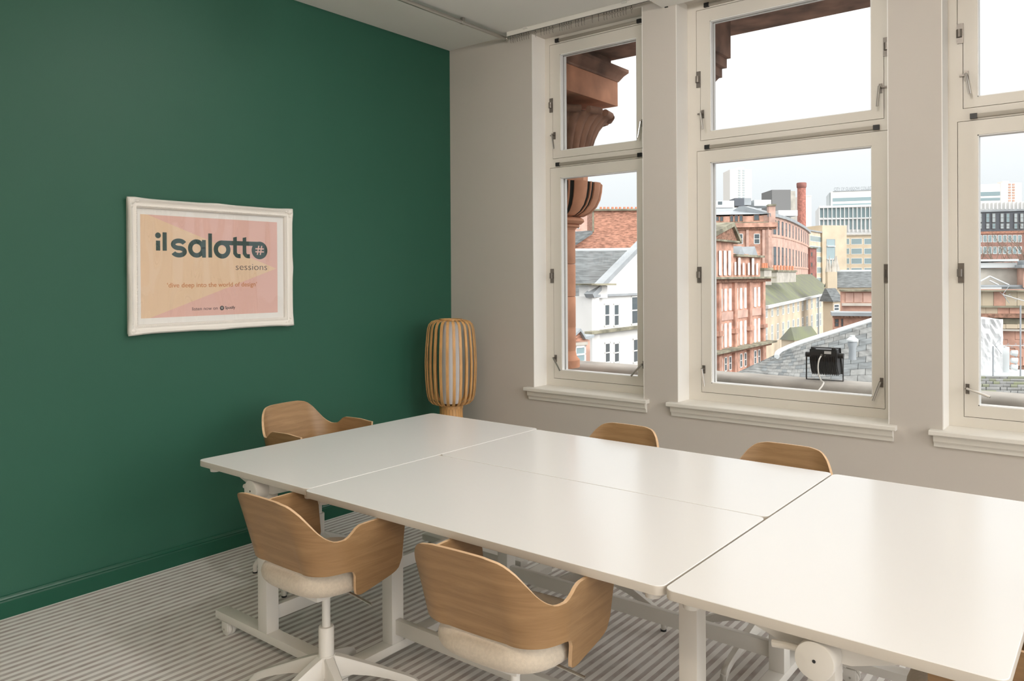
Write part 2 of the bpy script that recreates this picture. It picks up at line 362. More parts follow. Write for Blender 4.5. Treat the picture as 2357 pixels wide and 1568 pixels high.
# ------------------------------------------------------------------ windows
D0 = 0.145
def ring_boxes(b, x0, x1, z0, z1, gx0, gx1, gz0, gz1, y0, y1, zp, jog):
    """sash ring whose stiles are wider above the pivot zp"""
    b.box(x0+jog, gx0, y0, y1, z0, zp); b.box(x0, gx0, y0, y1, zp, z1)
    b.box(gx1, x1-jog, y0, y1, z0, zp); b.box(gx1, x1, y0, y1, zp, z1)
    b.box(gx0, gx1, y0, y1, z0, gz0); b.box(gx0, gx1, y0, y1, gz1, z1)
def window(n, x0, x1, gx0, gx1, ang):
    wide = 'wide' if x1 - x0 > 1 else 'narrow'
    root = thing('window_%d' % n, None, None, (x0, 0, 0), world=True); struct(root, '%s two-light window with cream frame, window %d from the green wall' % (wide, n), 'window')
    sx0, sx1, jog, g = gx0 - 0.083, gx1 + 0.083, 0.024, 0.0025
    lights = [('lower_sash', 0.806, 2.242, 0.861, 2.172, 1.505), ('upper_sash', 2.307, 3.083, 2.355, 3.010, 2.672)]
    fr = MB(); y0, y1 = D0, 0.235
    fr.box(x0, x1, y0-0.0005, y1, Z_SILL+0.0125, 0.806-g); fr.box(x0, x1, y0, y1, Z_SILL-0.001, Z_SILL+0.0125); fr.box(x0, x1, y0, y1, 2.242+g, 2.307-g); fr.box(x0, x1, y0, y1, 3.083+g, Z_HEAD)
    for nm, z0, z1, a, c, zp in lights:
        fr.box(x0, sx0+jog-g, y0, y1, z0-g, zp); fr.box(x0, sx0-g, y0, y1, zp, z1+g)
        fr.box(sx1-jog+g, x1, y0, y1, z0-g, zp); fr.box(sx1+g, x1, y0, y1, zp, z1+g)
    fr.build('fixed_frame', 'trim_paint', root)
    # reveal faces in a paler colour standing in for side light
    lin = MB(); lin.box(x0, x0+0.004, 0.0, D0, Z_SILL+0.012, Z_HEAD); lin.box(x1-0.004, x1, 0.0, D0, Z_SILL+0.012, Z_HEAD)
    lin.build('reveal_lit_face', 'reveal_lit_tone', root)
    for i, (nm, z0, z1, a, c, zp) in enumerate(lights):
        gk = MB(); gk.box(sx0-0.02, gx0-0.02, 0.17, 0.20, z0-0.02, z1+0.02); gk.box(gx1+0.02, sx1+0.02, 0.17, 0.20, z0-0.02, z1+0.02)
        gk.box(gx0-0.02, gx1+0.02, 0.17, 0.20, z0-0.02, a-0.02); gk.box(gx0-0.02, gx1+0.02, 0.17, 0.20, c+0.02, z1+0.02)
        b = MB(); ring_boxes(b, sx0, sx1, z0, z1, gx0, gx1, a, c, D0, 0.168, zp, jog)
        sash = b.build(nm, 'trim_paint', root)
        gk.build('gap_dark', 'gap_dark', sash)  # black backing strips put the shade of the sash gap into colour
        bd = MB(); t = 0.0045                                  # white glazing bead round the glass
        bd.box(gx0-0.001, gx0+t, 0.149, 0.178, a, c); bd.box(gx1-t, gx1+0.001, 0.149, 0.178, a, c)
        bd.box(gx0, gx1, 0.149, 0.178, a-0.001, a+t); bd.box(gx0, gx1, 0.149, 0.178, c-t, c+0.001)
        bd.build('glazing_bead', 'bead_paint', sash)
        ob = MB(); ob.box(gx0-0.02, gx0+0.002, 0.20, 0.222, a, c); ob.box(gx1-0.002, gx1+0.02, 0.20, 0.222, a, c)
        ob.box(gx0, gx1, 0.20, 0.222, a-0.02, a+0.002); ob.box(gx0, gx1, 0.20, 0.222, c-0.002, c+0.02)
        ob.build('outer_bead', 'bead_paint', sash)
        MB().add([(gx0,0.180,a),(gx1,0.180,a),(gx1,0.180,c),(gx0,0.180,c)], [(0,1,2,3)]).build('pane', 'pane_glass', sash)
        # pivot hinges and handles on both stiles
        for s, hx in ((1, sx0), (-1, sx1)):
            hb = MB(); xa, xb = (hx-0.001, hx+jog+0.001) if s > 0 else (hx-jog-0.001, hx+0.001)
            hb.box(xa, xb, D0-0.006, D0+0.004, zp-0.048, zp+0.048)
            hb.cyl(((xa+xb)/2-s*0.004, D0-0.006, zp-0.018), ((xa+xb)/2-s*0.004, D0-0.006, zp+0.020), 0.013, seg=12)
            h_ = hb.build('pivot_hinge', 'hinge_metal', sash, smooth=True)
            zh = z0 + 0.135 if i == 0 else z0 + 0.155
            px_ = hx + s*(jog + 0.014)
            hd = MB(); hd.box(px_-0.008, px_+0.008, D0-0.006, D0-0.0005, zh-0.024, zh+0.024)
            hd.cyl((px_, D0-0.005, zh+0.004), (px_, D0-0.034, zh+0.004), 0.0065, seg=10)
            if i == 1: hd.box(px_-s*0.03, px_, D0-0.012, D0-0.006, zh-0.001, zh+0.007)
            ha = math.radians(ang[i][0 if s > 0 else 1])       # 0 = straight down, positive towards the glass
            d = Vector((s*math.sin(ha), -0.10, -math.cos(ha))).normalized(); p0 = Vector((px_, D0-0.034, zh+0.006))
            hh = hd.build('handle_plate', 'hinge_metal', sash, smooth=True)
            hl = MB(); hl.tube([p0, p0 + d*0.105], 0.0062, 8); lv = hl.build('handle', 'steel', sash, smooth=True)
    # trickle vents over each sash
    for zv in (2.262, 3.103):
        v = box('trickle_vent', 'vent_metal', gx0-0.015, gx1+0.02, D0-0.012, D0, zv-0.009, zv+0.010, root, bevel=0.002)
        for xa in (gx0-0.030, gx1+0.010):
            box('end_cap', 'black_plastic', xa, xa+0.030, D0-0.015, D0-0.0005, zv-0.012, zv+0.013, v)
    # sill board and apron moulding
    MB().prism([(0.144, Z_SILL-0.001), (0.0, Z_SILL-0.001), (0.0, Z_SILL+0.012), (0.144, Z_SILL+0.012)],
               lambda p,q,r: (r, p, q), x0+0.0005, x1-0.0005).build('sill_board', 'sill_paint', root)
    MB().prism([(-0.0005, Z_SILL-0.012), (-0.046, Z_SILL-0.012), (-0.050, Z_SILL-0.008), (-0.050, Z_SILL+0.008), (-0.046, Z_SILL+0.012), (-0.0005, Z_SILL+0.012)],
               lambda p,q,r: (r, p, q), x0-0.052, x1+0.036).build('sill_nosing', 'sill_paint', root)
    MB().prism([(-0.0005, 0.672), (-0.010, 0.672), (-0.014, 0.690), (-0.026, 0.700), (-0.030, Z_SILL-0.012), (-0.0005, Z_SILL-0.012)],
               lambda p,q,r: (r, p, q), x0-0.036, x1+0.020).build('sill_apron', 'sill_paint', root)
    return root
ANG = [[(38, 42), (12, 8)], [(10, 18), (10, 4)], [(72, 30), (10, 10)], [(20, 20), (10, 10)]]
for i, (a, b_, c, d) in enumerate(WINS): window(i + 1, a, b_, c, d, ANG[i])
for i, (y0, wd) in enumerate(SIDE):                            # unseen glazed doors added in the side wall to brighten the room
    r_ = struct(thing('door_%d' % (i + 1), None, None, (XR, y0, 0), world=True), 'invented cream framed full-height glazed door %d of the side wall' % (i + 1), 'door')
    y1 = y0 - wd; f = MB()
    for a0, a1, c0, c1 in ((y1, y1+0.07, 0, 3.1), (y0-0.07, y0, 0, 3.1), (y1, y0, 0, 0.09), (y1, y0, 3.03, 3.1), (y1, y0, 2.24, 2.31), ((y0+y1)/2-0.035, (y0+y1)/2+0.035, 0, 3.1)): f.box(XR+0.12, XR+0.18, a0, a1, c0, c1)
    f.build('door_frame', 'trim_paint', r_)
    MB().add([(XR+0.15,y1,0.05),(XR+0.15,y0,0.05),(XR+0.15,y0,3.08),(XR+0.15,y1,3.08)], [(0,1,2,3)]).build('pane', 'pane_glass', r_)

# ------------------------------------------------------------------ curtain track, hooks and ceiling tube
tr = thing('curtain_track', 'cream curtain track fixed to the ceiling above the narrow window', 'curtain track', (0.60, -0.06, H), world=True)
MB().box(0.60, 1.734, -0.074, -0.052, H-0.030, H-0.001).build('rail', 'sill_paint', tr)
MB().box(0.60, 1.734, -0.066, -0.060, H-0.0312, H-0.030).build('slot', 'gap_dark', tr)
for x in (0.745, 1.50):
    box('clip', 'white_plastic', x, x+0.035, -0.084, -0.074, H-0.012, H-0.001, tr)
hk = MB(); hk.tube([(0,0,0),(0,0,-0.012)], 0.0025, 6)
c = [(0.006*math.sin(a), 0, -0.018+0.006*math.cos(a)) for a in [2*math.pi*k/10 for k in range(11)]]
hk.tube(c, 0.0013, 5); hk.tube([(0,0,-0.024),(0.001,0,-0.040),(0.003,0.002,-0.046)], 0.0012, 5)
hook0 = None
xs = [0.625+0.019*k for k in range(9)] + [0.835, 0.88, 0.905, 0.925, 0.948, 0.975] + [1.03+0.018*k for k in range(6)] + [1.155, 1.175, 1.20, 1.22] + [1.28, 1.325] + [1.365+0.0195*k for k in range(9)] + [1.56]
for x in xs:
    if hook0 is None: ob = hook0 = hk.build('curtain_hook', 'hinge_metal', None, smooth=True)
    else: ob = hook0.copy(); COL.objects.link(ob)
    ob.location = (x, -0.063, H-0.0325); ob.rotation_euler = (0, 0, RND.uniform(-0.9, 0.9))
    tag(ob, 'small bare wire curtain hook hanging from the cream ceiling track', 'hook', 'bare hooks on the curtain track')
tu = thing('ceiling_tube', 'brushed metal tube fixed under the ceiling near the green wall', 'tube', (0.56, -0.04, H-0.03), world=True)
MB().cyl((0.565, -0.045, H-0.030), (0.565, -2.6, H-0.030), 0.0125).build('tube', 'steel', tu, smooth=True)
MB().cyl((0.565, -0.47, H-0.030), (0.565, -0.495, H-0.030), 0.0150).build('coupler', 'steel', tu, smooth=True)
MB().cyl((0.565, -0.032, H-0.030), (0.565, -0.047, H-0.030), 0.016).build('end_cap', 'steel', tu, smooth=True)
for y in (-0.48, -1.9): box('bracket', 'steel', 0.553, 0.577, y-0.012, y+0.012, H-0.028, H-0.0005, tu, bevel=0.003)

# ------------------------------------------------------------------ globe ceiling lamps (unseen: table pair inferred from pane reflections, warm pair added for brightness)
def globe(x, y, mt):
    over = y > -3
    t = thing('globe_lamp', 'white globe lamp hanging from the ceiling above the tables' if over else 'added warm white globe lamp hanging from the ceiling away from the tables', 'light', (x, y, H),
              group='globe lamps over the tables' if over else 'added globe lamps away from the tables')
    MB().lathe([(0.055,-0.001),(0.055,-0.018),(0.020,-0.026)], seg=24).build('canopy', 'white_metal', t, smooth=True)
    MB().cyl((0,0,-0.02), (0,0,-0.10), 0.008, seg=10).build('stem', 'steel', t, smooth=True)
    R_ = 0.09; MB().lathe([(R_*math.sin(math.pi*k/16) if 0 < k < 16 else 0.002, -0.185 + R_*math.cos(math.pi*k/16)) for k in range(17)], seg=28).build('globe', mt, t, smooth=True)
GL = lambda watts: watts/(4*math.pi**2*0.09**2)                # radiance of a globe of that many watts
emis('globe_neutral', (1.0, 0.965, 0.93), GL(LAMP_W)); emis('added_warm_globe', (1.0, 0.82, 0.62), GL(LAMP_W*1.9))
for x in (1.85, 3.15): globe(x, -1.75, 'globe_neutral')
for x in (3.3, 4.8): globe(x, -4.9, 'added_warm_globe')

# ------------------------------------------------------------------ tables
def table(name, label, cx, cy, length, depth, rz):
    """flip-top table; local X is the long side"""
    t = thing(name, label, 'table', (cx, cy, 0), rz)
    L2, W2, ZT = length/2, depth/2, 0.74
    out = rrect(length, depth, 0.024, 5); e = 0.0014
    rings = [[(p, q, 0.7145) for p, q in rrect(length-0.004, depth-0.004, 0.022, 5)], [(p, q, 0.717) for p, q in out], [(p, q, ZT-e) for p, q in out],
             [(p, q, ZT) for p, q in rrect(length-2*e, depth-2*e, 0.022, 5)]]
    m = MB(); m.loft(rings[:3], False, 1); k = len(m.f)
    m.loft(rings[2:], False, 0); m.add(rings[3], [tuple(range(len(rings[3])))], 0); m.add(rings[0], [tuple(reversed(range(len(rings[0]))))], 1)
    m.build('tabletop', ['laminate', 'laminate_edge'], t, smooth=True, angle=40)
    for s in (-1, 1):
        xe = s*(L2 - 0.085)
        # tapered cross beam under the top
        pf = [(-W2+0.117, 0.7140), (-W2+0.117, 0.706), (-W2+0.15, 0.700), (-0.06, 0.652), (0.06, 0.652), (W2-0.15, 0.700), (W2-0.117, 0.706), (W2-0.117, 0.7140)]
        MB().prism(pf, lambda p,q,r: (r, p, q), xe-0.019, xe+0.019).build('support_beam', 'white_metal', t, bevel=0.003)
        MB().cyl((xe+s*0.019, 0, 0.668), (xe+s*0.078, 0, 0.668), 0.042, seg=32).build('tilt_knob', 'white_plastic', t, bevel=0.003)
        kb = MB().cyl((xe+s*0.0782, 0, 0.668), (xe+s*0.0786, 0, 0.668), 0.004, seg=8).build('screw', 'dark_metal', t)
        # upright, foot bar, castors
        box('upright', 'white_metal', xe-0.028, xe+0.028, -0.030, 0.030, 0.098, 0.6515, t, bevel=0.003)
        box('foot_bar', 'white_metal', xe-0.029, xe+0.029, -W2+0.03, W2-0.03, 0.066, 0.0985, t, bevel=0.003)
        for q in (-1, 1):
            y = q*(W2 - 0.085)
            c = MB(); c.box(xe-0.014, xe+0.014, y-0.016, y+0.016, 0.052, 0.0655); c.box(xe-0.022, xe-0.017, y-0.02, y+0.024, 0.022, 0.060); c.box(xe+0.017, xe+0.022, y-0.02, y+0.024, 0.022, 0.060)
            cc = c.build('castor_fork', 'white_plastic', t, bevel=0.002)
            wv = MB(); wv.cyl((xe-0.016, y, 0.0285), (xe-0.002, y, 0.0285), 0.0285, seg=22); wv.cyl((xe+0.002, y, 0.0285), (xe+0.016, y, 0.0285), 0.0285, seg=22)
            wv.build('wheel', 'white_plastic', cc, bevel=0.003)
            MB().cyl((xe-0.0235, y, 0.0285), (xe+0.0235, y, 0.0285), 0.004, seg=8).build('axle', 'steel', cc, smooth=True)
            MB().cyl((s*(L2-0.05), q*(W2-0.05), 0.690), (s*(L2-0.05), q*(W2-0.05), 0.7143), 0.020, 0.024, seg=14).build('bumper', 'white_plastic', t, smooth=True)
    box('rail', 'white_metal', -L2+0.1125, L2-0.1125, -0.013, 0.013, 0.134, 0.190, t, bevel=0.003)
    MB().cyl((-L2+0.104, 0, 0.672), (L2-0.104, 0, 0.672), 0.014, seg=12).build('tilt_axle', 'white_metal', t, smooth=True)
    for s in (-1, 1): MB().tube([(s*(L2-0.05), -s*0.036, 0.668), (s*(L2-0.05), -s*0.075, 0.666), (s*(L2-0.05), -s*0.105, 0.662)], 0.009, 10).build('release_lever', 'white_plastic', t, smooth=True)
    return t
table('flip_top_table', 'white flip-top table standing crosswise beside the green wall', 1.2255, -1.7725, 1.395, 0.742, -math.pi/2)
table('flip_top_table', 'white flip-top table along the middle, on the side of the two wooden chairs with cushions', 2.309, -2.1415, 1.418, 0.693, 0)
table('flip_top_table', 'white flip-top table along the middle, on the window side', 2.309, -1.4450, 1.418, 0.690, 0)
table('flip_top_table', 'white flip-top table standing crosswise at the end away from the green wall', 3.3790, -1.8010, 1.382, 0.709, math.pi/2)

# ------------------------------------------------------------------ chairs
PLAN_A, PLAN_YB, RC, YF_ARM = 0.222, -0.212, 0.125, 0.145
HB = PLAN_A - RC; ARC = RC*math.pi/2; SIDE = YF_ARM - (PLAN_YB + RC); LT = HB + ARC + SIDE
TOP = [(0,0.802),(0.08,0.801),(0.120,0.793),(0.148,0.770),(0.175,0.735),(0.202,0.701),(0.227,0.681),(0.250,0.672),(0.274,0.674),(0.294,0.688),(0.312,0.703),(0.332,0.710),(0.42,0.711),(LT,0.703)]
BOT = [(0,0.553),(0.22,0.560),(0.285,0.565),(0.312,0.559),(0.324,0.540),(0.329,0.495),(0.337,0.476),(0.355,0.472),(0.40,0.480),(0.44,0.489),(LT-0.03,0.503),(LT-0.008,0.518),(LT,0.545)]
def plan(t):
    if t <= HB: return Vector((t, PLAN_YB + 0.05*(t*t)/HB*0)), Vector((0, -1))
    if t <= HB + ARC:
        a = (t - HB)/RC; return Vector((HB + RC*math.sin(a), PLAN_YB + RC - RC*math.cos(a))), Vector((math.sin(a), -math.cos(a)))
    return Vector((PLAN_A, PLAN_YB + RC + (t - HB - ARC))), Vector((1, 0))
def shell_mesh():
    ts = []; t = 0.0
    while t < LT - 1e-6: ts.append(t); t += 0.004 if 0.30 < t < 0.36 else 0.011
    ts.append(LT); ts = [-x for x in reversed(ts[1:])] + ts
    NV = 9; rows_o, rows_i = [], []
    for t in ts:
        a = abs(t); sg = 1 if t >= 0 else -1
        p, n = plan(a); zt, zb = interp(TOP, a), interp(BOT, a)
        side = min(1, max(0, (a - HB)/ARC))
        ro, ri = [], []
        for j in range(NV):
            z = zb + (zt - zb)*j/(NV-1)
            off = (0.36*(z - 0.52) - 0.053)*(1-side) + 0.13*(z - 0.52)*side - 0.10*max(0, 0.50 - z)**1.2*side
            if a < HB + 0.05: off += -0.010*math.cos(min(1, a/(HB+0.05))*math.pi/2)*0     # flat back
            q = p + n*off; qi = p + n*(off - 0.011)
            ro.append((q.x*sg, q.y, z)); ri.append((qi.x*sg, qi.y, z))
        rows_o.append(ro); rows_i.append(ri)
    m = MB(); n = len(ts)
    m.v = [Vector(p) for r in rows_o for p in r] + [Vector(p) for r in rows_i for p in r]; K = n*NV
    for i in range(n-1):
        for j in range(NV-1):
            a = i*NV+j; m.f.append([a, a+NV, a+NV+1, a+1]); m.mi.append(0)
            m.f.append([K+a, K+a+1, K+a+NV+1, K+a+NV]); m.mi.append(0)
        a = i*NV; m.f.append([a, K+a, K+a+NV, a+NV]); m.mi.append(1)
        a = i*NV+NV-1; m.f.append([a, a+NV, K+a+NV, K+a]); m.mi.append(1)
    for i in (0, n-1):
        for j in range(NV-1):
            a = i*NV+j; m.f.append([a, a+1, K+a+1, K+a]); m.mi.append(1)
    return m
def make_chair():
    t = thing('armchair', '', 'chair')
    shell_mesh().build('shell', ['oak_veneer', 'ply_edge'], t, smooth=True, angle=50)
    pts = []
    N = 40
    def pad_ring(a, yb, yf, z, pw=3.2):
        r = []
        for k in range(N):
            g = 2*math.pi*k/N; c, s_ = math.cos(g), math.sin(g)
            x = a*math.copysign(abs(c)**(2/pw), c); y = (yb+yf)/2 + (yf-yb)/2*math.copysign(abs(s_)**(2/pw), s_)
            r.append((x, y, z + 0.010*(y > 0)*(-(y/0.2)**2)))
        return r
    m = MB(); rg_ = []
    for k in range(13):
        g = math.radians(-90 + 180*k/12); e_ = 0.042*(1-math.cos(g)); rg_.append(pad_ring(0.197-e_, -0.187+e_, 0.225-e_, 0.507 + 0.0375*math.sin(g)))
    rg_.append(pad_ring(0.10, -0.09, 0.13, 0.5475)); m.loft(rg_)
    m.build('seat_pad', 'fabric', t, smooth=True, angle=60)
    m = MB(); m.loft([pad_ring(0.110,-0.09,0.13,0.4505), pad_ring(0.130,-0.11,0.15,0.4695)]); m.build('seat_pan', ['oak_veneer'], t, smooth=True)
    box('mechanism', 'white_metal', -0.07, 0.07, -0.09, 0.09, 0.425, 0.4505, t, bevel=0.006)
    MB().tube([(0.06,0.02,0.437),(0.17,0.010,0.435),(0.222,0.012,0.428)], 0.0045, 8).build('height_lever', 'steel', t, smooth=True)
    MB().cyl((0,0,0.22),(0,0,0.4255), 0.0145, seg=18).build('gas_rod', 'white_metal', t, smooth=True)
    MB().lathe([(0.0265,0.175),(0.0265,0.298),(0.0245,0.301),(0.016,0.301)], seg=24).build('column', 'white_plastic', t, smooth=True)
    MB().lathe([(0.020,0.128),(0.034,0.136),(0.038,0.160),(0.036,0.190),(0.029,0.204)], seg=24).build('hub', 'white_plastic', t, smooth=True)
    for k in range(5):
        a = math.radians(90 + 72*k + 20); u = Vector((math.cos(a), math.sin(a), 0)); v = Vector((-u.y, u.x, 0))
        rings = []
        for r, zt, h, wd in ((0.015,0.206,0.080,0.036),(0.05,0.194,0.066,0.035),(0.09,0.178,0.050,0.033),(0.15,0.153,0.037,0.031),(0.21,0.127,0.030,0.029),(0.27,0.101,0.027,0.027),(0.302,0.084,0.028,0.026),(0.322,0.066,0.036,0.0255),(0.332,0.045,0.038,0.025)):
            p = u*r; rings.append([p+v*(wd/2)*0.75+Vector((0,0,zt)), p-v*(wd/2)*0.75+Vector((0,0,zt)), p-v*(wd/2)+Vector((0,0,zt-0.006)), p-v*(wd/2)*0.9+Vector((0,0,zt-h)), p+v*(wd/2)*0.9+Vector((0,0,zt-h)), p+v*(wd/2)+Vector((0,0,zt-0.006))])
        m = MB(); m.loft(rings)
        p = u*0.325; m.cyl(p+Vector((0,0,0.05)), p+Vector((0,0,0.007)), 0.0125, 0.0105, seg=12)
        lg = m.build('leg', 'white_plastic', t, smooth=True, angle=45)
        MB().cyl(p+Vector((0,0,0.0075)), p+Vector((0,0,0.0)), 0.0125, seg=12).build('glide', 'dark_metal', lg)
    return t
CH = make_chair(); first = True
def place_chair(x, y, rz, lift, label, base_turn=0.0):
    global first
    c = CH if first else copy_tree(CH); first = False
    c.location = (x, y, 0); c.rotation_euler = (0, 0, rz); c['label'] = label; c['group'] = 'wooden armchairs round the white tables'
    for ch in c.children:
        if ch.name.split('.')[0] in ('shell', 'seat_pad', 'seat_pan', 'mechanism', 'height_lever', 'gas_rod'): ch.location.z = lift
        elif base_turn: ch.rotation_euler.z = base_turn
    return c
place_chair(1.745, -2.505, 0.0, 0.0, 'oak armchair with beige pad, back to the room, beside the table by the green wall', 0.25)
place_chair(2.553, -2.478, 0.05, 0.0, 'oak armchair with beige pad, back to the room, halfway along the middle table', 0.6)
place_chair(0.672, -1.713, -math.pi/2+0.09, 0.040, 'oak armchair pushed in between the green wall and the crosswise table', 0.9)
place_chair(2.043, -1.215, math.pi, -0.008, 'oak chair back showing above the tables under the narrow window', -0.1)
place_chair(2.793, -1.187, math.pi, -0.010, 'oak chair back showing above the tables under the wide window', 0.785)
place_chair(3.70, -2.02, math.pi/2, 0.0, 'oak armchair tucked under the end of the crosswise table away from the green wall', 0.4)

# ------------------------------------------------------------------ bamboo floor lamp
LX, LY = 0.335, -0.365
la = thing('floor_lamp', 'floor lamp with a barrel shade of bent bamboo strips standing in the corner', 'lamp', (LX, LY, 0))
PR = [(0.078,1.211),(0.100,1.212),(0.128,1.203),(0.147,1.184),(0.157,1.155),(0.163,1.10),(0.170,1.02),(0.174,0.93),(0.172,0.84),(0.166,0.755),(0.159,0.705),(0.148,0.675),(0.128,0.655),(0.100,0.645),(0.078,0.642)]
def strip_mesh():
    rings = []
    for i, (r, z) in enumerate(PR):
        a = PR[max(i-1,0)]; b_ = PR[min(i+1,len(PR)-1)]; d = Vector((b_[0]-a[0], b_[1]-a[1])).normalized(); nx, nz = -d.y, d.x
        wd = 0.0095 if r > 0.11 else 0.0075
        rings.append([(r-nx*0.0018, -wd, z-nz*0.0018), (r-nx*0.0018, wd, z-nz*0.0018), (r+nx*0.0018, wd, z+nz*0.0018), (r+nx*0.0018, -wd, z+nz*0.0018)])
    return MB().loft(rings)
s0 = None
for k in range(24):
    if s0 is None: s0 = ob = strip_mesh().build('strip', 'bamboo', la, smooth=True, angle=40)
    else: ob = s0.copy(); COL.objects.link(ob); ob.parent = la
    ob.rotation_euler.z = 2*math.pi*(k+0.35)/24
def ringm(r0, r1, z0, z1): return MB().loft([[(r*math.cos(2*math.pi*k/36), r*math.sin(2*math.pi*k/36), z) for k in range(36)] for r, z in ((r0,z0),(r1,z0),(r1,z1),(r0,z1),(r0,z0))], False)
ringm(0.066, 0.080, 1.206, 1.220).build('top_ring', 'bamboo', la, smooth=True)
ringm(0.066, 0.081, 0.622, 0.645).build('bottom_ring', 'bamboo', la, smooth=True)
MB().cyl((0,0,0.655),(0,0,1.20), 0.066, seg=30).build('inner_shade', 'lamp_shade_paper', la, smooth=True)
b0 = None
for k in range(24):
    if b0 is None:
        m = MB(); m.loft([[(r-0.003,-w_,z),(r-0.003,w_,z),(r+0.001,w_,z),(r+0.001,-w_,z)] for r, z, w_ in ((0.150,0.02,0.017),(0.118,0.18,0.014),(0.092,0.38,0.0115),(0.078,0.55,0.0098),(0.0755,0.622,0.0095))])
        b0 = ob = m.build('base_slat', 'bamboo', la)
    else: ob = b0.copy(); COL.objects.link(ob); ob.parent = la
    ob.rotation_euler.z = 2*math.pi*k/24
MB().lathe([(0.155,0.0),(0.158,0.012),(0.150,0.022)], seg=36).build('foot_ring', 'bamboo', la, smooth=True)

# ------------------------------------------------------------------ framed poster on the green wall
PY, PZ = -1.883, 1.5635
po = thing('framed_poster', 'pink and peach podcast poster in an ornate white frame on the green wall', 'picture', (0.0, PY, PZ))
FW, FH = 0.966, 0.690
def frame_ring(off, x, wob):
    """rectangle loop inset by off, front coordinate x, wob = outline bulge of the swept frame"""
    pts = []; hw, hh = FW/2 - off, FH/2 - off; N = 26
    def wv(t): return wob*(0.55*math.exp(-((abs(t)-1)/0.16)**2) + 0.35*math.exp(-(t/0.14)**2) - 0.25)
    for sx, sy, ax in ((0,-1,0),(1,0,1),(0,1,0),(-1,0,1)):
        for k in range(N):
            t = -1 + 2*k/N
            if ax == 0: u = hw*t*(-sy); v = sy*(hh + wv(t))
            else: v = hh*t*sx; u = sx*(hw + wv(t))
            pts.append((x, u, v))
    return pts
rings = [frame_ring(0.006,0.001,0), frame_ring(0.006,0.012,0.0), frame_ring(0.002,0.016,0.004), frame_ring(0.0,0.026,0.012), frame_ring(0.003,0.037,0.014), frame_ring(0.010,0.042,0.010), frame_ring(0.018,0.037,0.004),
         frame_ring(0.026,0.028,0.0), frame_ring(0.034,0.026,0.0), frame_ring(0.037,0.030,0.0), frame_ring(0.042,0.031,0.0), frame_ring(0.045,0.027,0.0), frame_ring(0.048,0.026,0.0), frame_ring(0.051,0.020,0.0), frame_ring(0.051,0.008,0.0)]
fr_o = MB().loft(rings, False).build('frame', 'frame_white', po, smooth=True, angle=50)
for sx in (-1, 1):
    for sy in (-1, 1):
        m = MB(); cx_, cy_ = sx*(FW/2-0.020), sy*(FH/2-0.020)
        for dx, dy, rr in ((0,0,0.016),(-sx*0.026,sy*0.004,0.010),(sx*0.004,-sy*0.026,0.010),(-sx*0.044,sy*0.006,0.007),(sx*0.006,-sy*0.044,0.007)):
            m.loft([[(0.030+rr*0.9*math.sin(a), cx_+dx+rr*math.cos(a)*math.cos(g), cy_+dy+rr*math.cos(a)*math.sin(g)) for g in [2*math.pi*k/10 for k in range(10)]] for a in (0,0.4,0.8,1.2,1.5)])
        m.build('corner_ornament', 'frame_white', fr_o, smooth=True, angle=60)
m = MB()                                                       # beading round the sight edge
for k in range(90):
    for sy in (-1, 1):
        u = -FW/2+0.048 + (FW-0.096)*k/89; v = sy*(FH/2-0.0435)
        m.add([(0.0315,u-0.0035,v),(0.0315,u,v-0.0025),(0.0315,u+0.0035,v),(0.0315,u,v+0.0025),(0.0345,u,v)], [(0,1,4),(1,2,4),(2,3,4),(3,0,4)])
for k in range(60):
    for sx in (-1, 1):
        v = -FH/2+0.048 + (FH-0.096)*k/59; u = sx*(FW/2-0.0435)
        m.add([(0.0315,u-0.0025,v),(0.0315,u,v-0.0035),(0.0315,u+0.0025,v),(0.0315,u,v+0.0035),(0.0345,u,v)], [(0,1,4),(1,2,4),(2,3,4),(3,0,4)])
tag(m.build('beading', 'frame_white', fr_o), None, None, kind='stuff')
def px_flat(name, m_, polys, x, parent, t=0.0003):
    b = MB()
    for i_, poly in enumerate(polys): b.prism(poly, lambda p,q,r: (r, p-PY, q-PZ), x, x+t+(2.5e-5*(i_ % 9) if len(polys) > 1 else 0))      # slightly unequal so overlaps never share a face
    return b.build(name, m_, parent)
mb_ = MB().box(0.004, 0.008, -FW/2+0.03, FW/2-0.03, -FH/2+0.03, FH/2-0.03).build('mat_board', 'mat_board', po)
AL, AR, AB, AT = -2.294, -1.492, 1.300, 1.827
art = px_flat('print', 'print_pink', [[(AL,AB),(AR,AB),(AR,AT),(AL,AT)]], 0.0081, po)
px_flat('peach_shape', 'print_peach', [[(AL,AB),(AL+0.045,AB),(AR-0.008,1.556),(AL+0.035,AT),(AL,AT)]], 0.0085, art)
def ringpoly(cx, cz, ro, ri, a0=0, a1=360, n=32, ex=1.0):
    out = []; st = [math.radians(a0+(a1-a0)*k/n) for k in range(n+1)]
    quads = []
    for k in range(n):
        a, b = st[k], st[k+1]
        quads.append([(cx+ro*ex*math.cos(a), cz+ro*math.sin(a)), (cx+ro*ex*math.cos(b), cz+ro*math.sin(b)), (cx+ri*ex*math.cos(b), cz+ri*math.sin(b)), (cx+ri*ex*math.cos(a), cz+ri*math.sin(a))])
    return quads
def disc(cx, cz, r, n=28, ex=1.0): return [(cx+r*ex*math.cos(2*math.pi*k/n), cz+r*math.sin(2*math.pi*k/n)) for k in range(n)]
def rect(a, b, c, d): return [(a,c),(b,c),(b,d),(a,d)]
